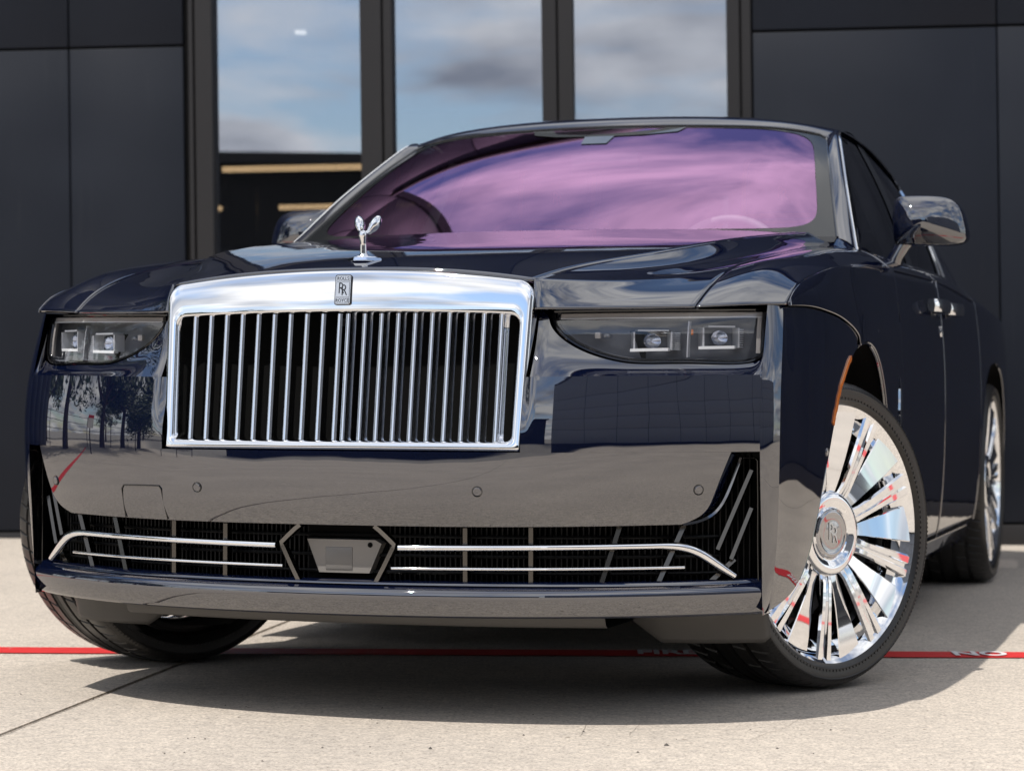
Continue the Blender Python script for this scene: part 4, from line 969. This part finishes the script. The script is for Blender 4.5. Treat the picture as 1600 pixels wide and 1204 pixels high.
for s in (1, -1):
    A, T_ = side_patch(.783, 1.752, lambda y: .262, lean=dl); d1 = side_obj('front_door', A, T_, s)
    A, T_ = side_patch(1.757, 2.775, lambda y: .262); d2 = side_obj('rear_door', A, T_, s)
    A, T_ = side_patch(2.78, 4.50, rarch_z, 120); q = side_obj('rear_quarter', A, T_, s)
    arc = np.array([(s*(float(SX(y, z))-.004), y, z) for y, z in RARCH]); tube('arch_lip', arc, .005, PAINT, q, 8, up=(1, 0, 0))
    G = np.zeros((30, 6, 3))
    for i in range(30):
        y, z = RARCH[int(i*119/29)]
        for j in range(6): G[i, j] = (s*(float(SX(y, z))-.008-j*.07), y, z+.004)
    grid_obj('wheel_liner', G, VOID, q)
    sill = np.array([[(s*(float(SX(y, .27))-.004-.03*t), y, .268-.075*t) for y in np.linspace(.50, 2.79, 20)] for t in np.linspace(0, 1, 5)]); grid_obj('sill', sill, PAINT, car, .003, s > 0)
    # sky reflection on the shoulder crease, added as a thin chrome line
    tube('shoulder_glint', [(s*(float(SX(y, float(SHZ(y))))+.0004), y, float(SHZ(y))) for y in np.linspace(.80, 1.74, 24)], .0017, CHROME, d1, 6)
    tube('shoulder_glint', [(s*(float(SX(y, float(SHZ(y))))+.0004), y, float(SHZ(y))) for y in np.linspace(1.77, 2.76, 24)], .0017, CHROME, d2, 6)
    f = fends[0 if s > 0 else 1]; SHc = ft[:, -1]
    tube('shoulder_glint', [(s*(p[0]+.0004), p[1], p[2]+.0002) for p in SHc[14:]], .0017, CHROME, f, 6)
    # handles
    for (a, b_, par) in ((1.44, 1.71, d1), (1.80, 2.07, d2)):
        yy = np.linspace(a, b_, 12); hx = [float(SX(y, 1.0))+.014+.026*math.sin(math.pi*min(max((y-a)/(b_-a), .0), 1))**.4 for y in yy]
        tube('door_handle', [(s*x, y, 1.0) for x, y in zip(hx, yy)], .016, CHROME, par, prof=[(-.7, -1.2), (.7, -1.2), (1, 0), (.7, 1.2), (-.7, 1.2), (-1, 0)])
        o = lathe('handle_recess', [(.0001, .002), (.03, .002), (.036, -.004)], BLACKGLOSS, par, 24); o.location = (s*float(SX((a+b_)/2, .985)), (a+b_)/2, .985); o.rotation_euler = (0, 0, 0 if s > 0 else math.pi); o.scale = (1, 1.6, 1)
    box_obj('lock_badge', Vector((s*(float(SX(1.735, .93))+.001), 1.72, .925)), (.008, .014, .035), CHROME, d1, .003)
    # fender ornament and side marker
    orp = [(s*(float(SX(.70, z))+.003), .70+.004*math.sin(k), z) for k, z in enumerate(np.linspace(.775, .615, 8))]
    tube('fender_ornament', orp, [.006, .010, .012, .012, .012, .012, .010, .006], CHROME, f, prof=[(-.35, -1), (.35, -1), (.6, 0), (.35, 1), (-.35, 1), (-.6, 0)], up=(0, 1, 0))
    box_obj('fender_screw', Vector((s*(float(SX(.33, .90))+.002), .33, .895)), (.006, .02, .012), CHROME, f, .003)
    mkp = []
    for z in np.linspace(.818, .660, 14):
        ii = np.argmin(np.abs(ARCH[:int(np.argmax(ARCH[:, 1])), 1]-z)); y = ARCH[ii, 0]-.012; mkp.append((s*(float(SX(y, z))+.001), y, z))
    tube('side_marker', mkp, .0068, AMBER, bumper, prof=[(-.25, -1), (.3, -1), (.4, 0), (.3, 1), (-.25, 1)], up=(0, 1, 0))
    ii = np.argmin(np.abs(ARCH[:70, 1]-.595)); y = ARCH[ii, 0]-.02
    o = lathe('parking_sensor', [(.0001, .002), (.0085, .002), (.0095, .001), (.011, -.003)], PAINT, bumper, 24); o.location = (s*float(SX(y, .595)), y, .595); o.rotation_euler = (0, 0, 0 if s > 0 else math.pi)
    # side glass: belt to rail
    yg = np.linspace(.70, 2.62, 50); railf_y = rail[:, 1]
    Gs = np.zeros((50, 16, 3))
    for i, y in enumerate(yg):
        bx2, bz2 = float(BELT(y))-.012, float(BELZ(y))-.004
        tx = float(np.interp(y, rail[:, 1], rail[:, 0]))-.008; tz = float(np.interp(y, rail[:, 1], rail[:, 2]))-.004
        for j in range(16):
            t = j/15; Gs[i, j] = (s*(bx2*(1-t)+tx*t+.016*math.sin(math.pi*t)), y, bz2*(1-t)+tz*t)
    grid_obj('side_window', Gs, SIDEGLASS, d1, 0, s > 0)
    for ya, yb in ((1.70, 1.79), (2.50, 2.62)):
        i0, i1 = int((ya-.70)/1.92*49), int((yb-.70)/1.92*49)+1
        Gp = Gs[i0:i1+1].copy(); Gp[..., 0] += s*.003; grid_obj('window_post', Gp, BLACKGLOSS, d2, 0, s > 0)
    tube('window_trim', [(s*(float(BELT(y))-.004), y, float(BELZ(y))+.004) for y in np.linspace(.70, 2.62, 40)], .005, CHROME, d1, 8)
    p0 = Gs[-1, 0]; p1 = Gs[-1, -1]; tube('window_trim', [tuple(p0+(p1-p0)*t+np.array((s*(.006+.014*math.sin(math.pi*t)), 0, 0))) for t in np.linspace(0, 1, 12)], .008, CHROME, d2, 8, up=(0, 1, 0))
    Cp = np.zeros((20, 12, 3))
    for i, y in enumerate(np.linspace(2.62, 4.05, 20)):
        tx = float(np.interp(y, [2.6, 3.1, 3.55, 4.05], [.720, .712, .70, .69])); tz = float(np.interp(y, [2.6, 3.1, 3.55, 4.05], [1.458, 1.375, 1.24, 1.09]))
        for j in range(12): t = j/11; Cp[i, j] = (s*(float(BELT(y))*(1-t)+tx*t+.012*math.sin(math.pi*t)), y, float(BELZ(y))*(1-t)+tz*t)
    grid_obj('rear_pillar', Cp, PAINT, q, 0, s > 0)

# ---- door mirrors
def door_mirror(s):
    bm = bmesh.new(); N_ = 40; M_ = 16
    prof = [(.905, 1.185), (.905, 1.300), (.915, 1.316), (.935, 1.320), (1.03, 1.318), (1.075, 1.308), (1.10, 1.285), (1.115, 1.245), (1.122, 1.205), (1.118, 1.185), (1.10, 1.175), (1.02, 1.170), (.95, 1.170), (.915, 1.173)]
    loop = cubic([(x, 0, z) for x, z in prof+prof[:1]], N_+1)[:-1]
    V = []; F = []; cx, cz = 1.0, 1.245
    MR = [(1.29, .93), (1.285, .975), (1.25, 1.0), (1.22, .995), (1.195, .985), (1.178, .965)]+[(1.133+.045*(k/.965)**3.2, k) for k in (.93, .86, .76, .62, .45, .25, .05)]
    for l, (y, k) in enumerate(MR):
        for p in loop:
            xx = cx+(p[0]-cx)*k; zz_ = cz+(p[2]-cz)*k
            V.append((s*xx, y+.30*max(0, (xx-.99))**1.3*(1 if y < 1.28 else .5)+.20*max(0, zz_-1.245)*(1 if y < 1.26 else 0)*.6, zz_))
    L_ = len(MR)
    for l in range(L_-1):
        for k in range(N_): q = (l*N_+k, l*N_+(k+1) % N_, (l+1)*N_+(k+1) % N_, (l+1)*N_+k); F.append(q if s < 0 else q[::-1])
    F.append(tuple((L_-1)*N_+k for k in range(N_))); F.append(tuple(range(N_)))
    mi = mk('door_mirror', V, F, PAINT, car); mi.data.set_sharp_from_angle(angle=rad(50))
    # lower shell: polished strip and foot
    V = []; F = []
    for l, (x, y, z, a, b_) in enumerate(((.895, 1.215, 1.095, .030, .05), (.905, 1.215, 1.130, .026, .045), (.922, 1.22, 1.160, .026, .045), (.94, 1.225, 1.19, .032, .045))):
        for k in range(12): t = 2*math.pi*k/12; V.append((s*(x+a*math.cos(t)), y+b_*math.sin(t), z))
    for l in range(3):
        for k in range(12): F.append((l*12+k, l*12+(k+1) % 12, (l+1)*12+(k+1) % 12, (l+1)*12+k))
    mk('mirror_foot', V, F, PAINT, mi)
    return mi
door_mirror(1); door_mirror(-1)

# ---- wheels
def make_wheel():
    prof_r = [(.300, -.135), (.306, -.138), (.306, -.128), (.285, -.120), (.268, -.10), (.262, 0), (.268, .07), (.280, .098), (.292, .112), (.300, .122), (.312, .131), (.3185, .1365), (.3215, .1345), (.320, .124)]
    wh = lathe('wheel', prof_r, CHROME, car, 120, sharp=40)
    # tyre
    prof = [(.300, .112), (.316, .124), (.3225, .1365), (.3290, .1425), (.331, .1445), (.334, .1442), (.342, .1465), (.354, .1465), (.356, .1478), (.359, .1472), (.366, .1415), (.3725, .1325), (.3765, .123), (.3785, .113), (.3795, .1045), (.380, .0965)]
    half = prof+[(.3805, .083), (.3715, .0815), (.3715, .0705), (.3815, .069), (.383, .052), (.3835, .0345), (.3745, .033), (.3745, .022), (.384, .0205), (.3845, 0)]
    full_ = half+[(r, -x) for r, x in half[:-1][::-1]]
    ang = []
    for k in range(64):
        b0 = 360/64*k; ang += [b0, b0+.45, b0+.7, b0+1.2, b0+3.2]
    V = []; F = []; m = len(full_)
    for ai, a in enumerate(ang):
        dep = (ai % 5) in (1, 2)
        for r, x in full_:
            ax = abs(x); aa = a
            if r > .372 and ax < .14: aa = a+(ax-.09)*70*(1 if x > 0 else -1)*.6+(8 if ax < .02 else 0)
            if dep and ((.0825 < ax < .124) or (.034 < ax < .0725 and ai % 10 < 5)): r = r-.0045
            t = rad(aa); V.append((x, r*math.cos(t), r*math.sin(t)))
    n = len(ang)
    for k in range(n):
        for j in range(m-1): F.append((k*m+j, k*m+j+1, ((k+1) % n)*m+j+1, ((k+1) % n)*m+j))
    ty = mk('tyre', V, F, RUBBER, wh); ty.data.set_sharp_from_angle(angle=rad(30))
    V = []; F = []   # fine serration on the tyre shoulder and a raised ring of ribs by the rim
    for r0, r1, xx0, xx1, cnt in ((.3595, .3715, .1478, .1345, 210), (.3335, .3380, .1455, .1460, 160)):
        for sx_ in (1, -1):
            for k in range(cnt):
                a = 2*math.pi*k/cnt; b_ = a+2*math.pi/cnt*.45; o_ = len(V)
                for r, x in ((r0, xx0), (r1, xx1)):
                    for q in (a, b_): V.append((sx_*(x+.0008), r*math.cos(q), r*math.sin(q)))
                    for q in (a, b_): V.append((sx_*(x-.003), r*math.cos(q), r*math.sin(q)))
                F += [(o_, o_+1, o_+5, o_+4), (o_, o_+4, o_+6, o_+2), (o_+1, o_+3, o_+7, o_+5), (o_, o_+2, o_+3, o_+1), (o_+4, o_+5, o_+7, o_+6)]
    sr = mk('tyre_serration', V, F, RUBBER, wh, False); tag(sr, kind='stuff')
    # hub
    hub = lathe('hub', [(.03, .09), (.060, .1165), (.0635, .1200), (.066, .1165), (.070, .1170), (.078, .1235), (.088, .1255), (.098, .1235), (.104, .1175), (.107, .108), (.110, .09), (.11, .06)], CHROME, wh, 90)
    cap = lathe('hub_cap', [(.0001, .1235), (.03, .1228), (.047, .1205), (.049, .1215), (.053, .1222), (.0575, .1205), (.059, .115)], CAPM, wh, 64)
    Mx = Matrix(((0, 0, 1, .1242), (1, 0, 0, 0), (0, 1, 0, 0), (0, 0, 0, 1)))
    text_mesh('hub_letters', 'R', .062, WHITE, cap, Mx @ Matrix.Translation((-.007, .004, 0)), .0004, .66); text_mesh('hub_letters', 'R', .062, WHITE, cap, Mx @ Matrix.Translation((.007, -.004, 0)), .0004, .66)
    # nine double-ribbed spokes and nine flared blades
    def spoke_mesh():
        # cross-section across the spoke (w) with two ridges and a groove; stations along the radius
        st = [(.098, .0205, .112, .03), (.125, .0190, .120, .045), (.17, .0205, .1245, .05), (.22, .0235, .1275, .05), (.265, .0275, .130, .045), (.311, .0310, .1310, .03)]
        V = []; F = []
        sec = [(-1, -1), (-1, -.12), (-.82, 0), (-.30, 0), (-.16, -.16), (.16, -.16), (.30, 0), (.82, 0), (1, -.12), (1, -1)]
        for r, w_, x, dpt in st:
            for a, b_ in sec: V.append((x+b_*dpt, w_*a, r))
        m = len(sec)
        for i in range(len(st)-1):
            for j in range(m-1): F.append((i*m+j, i*m+j+1, (i+1)*m+j+1, (i+1)*m+j))
        F.append(tuple(range(m))); F.append(tuple((len(st)-1)*m+j for j in range(m))[::-1])
        return V, F
    def blade_mesh():
        st = [(.100, .013, .106, .02, .0), (.14, .019, .113, .03, .006), (.19, .027, .1195, .03, .008), (.24, .036, .124, .028, .008), (.311, .0480, .1280, .02, .006)]
        V = []; F = []
        for r, w_, x, dpt, tilt in st:
            V += [(x-dpt-tilt, -w_, r), (x-tilt-.002, -w_, r), (x-tilt, -w_*.94, r), (x+tilt*.3, w_*.94, r), (x+tilt*.3-.002, w_, r), (x+tilt*.3-dpt, w_, r)]
        m = 6
        for i in range(len(st)-1):
            for j in range(m-1): F.append((i*m+j, i*m+j+1, (i+1)*m+j+1, (i+1)*m+j))
        F.append(tuple(range(m))); F.append(tuple((len(st)-1)*m+j for j in range(m))[::-1])
        return V, F
    for nm, fnm in (('spoke', spoke_mesh), ('blade', blade_mesh)):
        V, F = fnm(); o0 = None
        for k in range(9):
            if o0 is None:
                o0 = mk(nm, V, F, CHROME, wh, True); o0.data.set_sharp_from_angle(angle=rad(28)); o = o0
            else: o = o0.copy(); C.objects.link(o); o.parent = wh
            o.rotation_euler = (rad(40*k+(20.5 if nm == 'blade' else 0)+92), 0, 0)
    lathe('brake_disc', [(.08, .03), (.215, .03), (.215, .005), (.08, .005)], BRAKE, wh, 60)
    for k in range(5):
        a = 2*math.pi*k/5; o = lathe('wheel_bolt', [(.0001, .1175), (.006, .1170), (.0075, .112)], DARKCHROME, wh, 12); o.location = (-.006, .0745*math.cos(a), .0745*math.sin(a))
    G_ = np.array([[(x, r*math.cos(t), r*math.sin(t)) for t in np.linspace(-.5, .5, 10)] for r, x in ((.13, .045), (.15, .062), (.225, .062), (.24, .045), (.24, -.02))])
    grid_obj('brake_caliper', G_, PLASTIC, wh)
    lathe('rim_ledge', [(.258, .088), (.266, .104), (.282, .1105), (.300, .1135)], CHROME, wh, 90)
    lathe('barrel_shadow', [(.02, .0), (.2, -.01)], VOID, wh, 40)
    return wh
def copy_tree(o, parent):
    c = o.copy(); C.objects.link(c); c.parent = parent
    for ch in list(o.children): copy_tree(ch, c)
    return c
w0 = make_wheel()
wheels = [(.833, -.015, rad(-28.4)), (-.903, -.015, rad(180-33)), (.838, 3.295, 0.0), (-.838, 3.295, math.pi)]
for i, (x, y, rz) in enumerate(wheels):
    o = w0 if i == 0 else copy_tree(w0, car); o.location = (x, y, .3845); o.rotation_euler = (rad((0, 17, 24, 9)[i]) if abs(rz) < 1 else 0, 0, rz)
    if abs(rz) >= 1: o.rotation_euler = (0, 0, rz)
for s in (1, -1):   # hub carriers
    bm = bmesh.new(); box(bm, Vector((s*.66, 0, .38)), (.3, .09, .12)); box(bm, Vector((s*.66, 0, .25)), (.32, .07, .05)); box(bm, Vector((s*.66, 3.295, .36)), (.3, .1, .14)); bm_obj('suspension_arm', bm, PLASTIC, car)

# ---- cabin
cab = bmesh.new()
box(cab, Vector((0, 2.1, .75)), (1.6, 2.6, .5)); cabin = bm_obj('cabin_floor', cab, VOID, car)
dg_ = loft([[(-.80, .80, 1.125), (0, .56, 1.145), (.80, .80, 1.125)], [(-.80, .95, 1.155), (0, .85, 1.165), (.80, .95, 1.155)], [(-.80, 1.15, 1.16), (0, 1.12, 1.175), (.80, 1.15, 1.16)], [(-.80, 1.22, 1.05), (0, 1.2, 1.06), (.80, 1.22, 1.05)], [(-.80, 1.2, .8), (0, 1.18, .8), (.80, 1.2, .8)]], 24, 30)
grid_obj('dashboard', dg_, DASH, car)
for s in (1, -1):
    bm = bmesh.new(); v = box(bm, Vector((0, 0, 0)), (.47, .16, .66)); bmesh.ops.bevel(bm, geom=bm.edges[:], offset=.06, segments=4, affect='EDGES')
    st_ = bm_obj('front_seat', bm, LEATHER, car, smooth=True); st_.location = (s*.40, 2.02, 1.02); st_.rotation_euler = (rad(-10), 0, 0)
    bm = bmesh.new(); box(bm, Vector((0, 0, 0)), (.27, .11, .24)); bmesh.ops.bevel(bm, geom=bm.edges[:], offset=.045, segments=4, affect='EDGES')
    hr = bm_obj('headrest', bm, LEATHER, st_, smooth=True); hr.location = (0, .03, .40); 
    lp = []
    for k in range(49):
        a = 2*math.pi*k/48; e = .35; lp.append((.132*math.copysign(abs(math.cos(a))**e, math.cos(a)), -.012, .118*math.copysign(abs(math.sin(a))**e, math.sin(a))))
    pip = tube('piping', [(x, y-.028, z+.40) for x, y, z in lp], .0075, PIPING, st_, 6, up=(0, 1, 0), caps=False)
    lp2 = [(.225*math.copysign(abs(math.cos(2*math.pi*k/48))**.3, math.cos(2*math.pi*k/48)), -.075, .30*math.copysign(abs(math.sin(2*math.pi*k/48))**.3, math.sin(2*math.pi*k/48))) for k in range(49)]
    tube('piping', lp2, .008, PIPING, st_, 6, up=(0, 1, 0), caps=False)
    Mh = Matrix(((1, 0, 0, 0), (0, 0, -1, -.032), (0, 1, 0, .385), (0, 0, 0, 1)))
    text_mesh('headrest_letters', 'R', .058, PIPING, st_, Mh @ Matrix.Translation((-.006, .004, 0)), .0006, .72); text_mesh('headrest_letters', 'R', .058, PIPING, st_, Mh @ Matrix.Translation((.006, -.004, 0)), .0006, .72)
    box_obj('rear_seat', Vector((s*.42, 2.95, 1.0)), (.62, .2, .66), LEATHER, car, .06)
    Gl = np.array([[(s*(float(np.interp(y, rail[:, 1], rail[:, 0]))-.04), y, float(np.interp(y, rail[:, 1], rail[:, 2]))-.03)]*1+[(s*.3, y, 1.53)]+[(0, y, 1.54)] for y in np.linspace(1.46, 2.9, 8)])
    grid_obj('headliner', Gl, HEADLINER, car)
    box_obj('belt_post', Vector((s*.76, 1.78, 1.30)), (.05, .10, .46), LAMPGREY, car, .015, Matrix.Rotation(s*rad(-24), 3, 'Y'))
sw = []
for k in range(49): a = 2*math.pi*k/48; sw.append((.36+.185*math.cos(a), 1.32+.075*math.sin(a), 1.105+.170*math.sin(a)))
sto = tube('steering_wheel', sw, .014, WHEELMAT, car, 10, up=(0, 1, .4), caps=False)
box_obj('steering_hub', Vector((.36, 1.32, 1.10)), (.16, .05, .12), DASH, sto, .02); box_obj('steering_spoke', Vector((.36, 1.32, 1.10)), (.34, .02, .03), WHEELMAT, sto, .006)
box_obj('rear_view_mirror', Vector((.03, 1.12, 1.435)), (.22, .03, .065), BLACKGLOSS, car, .012)
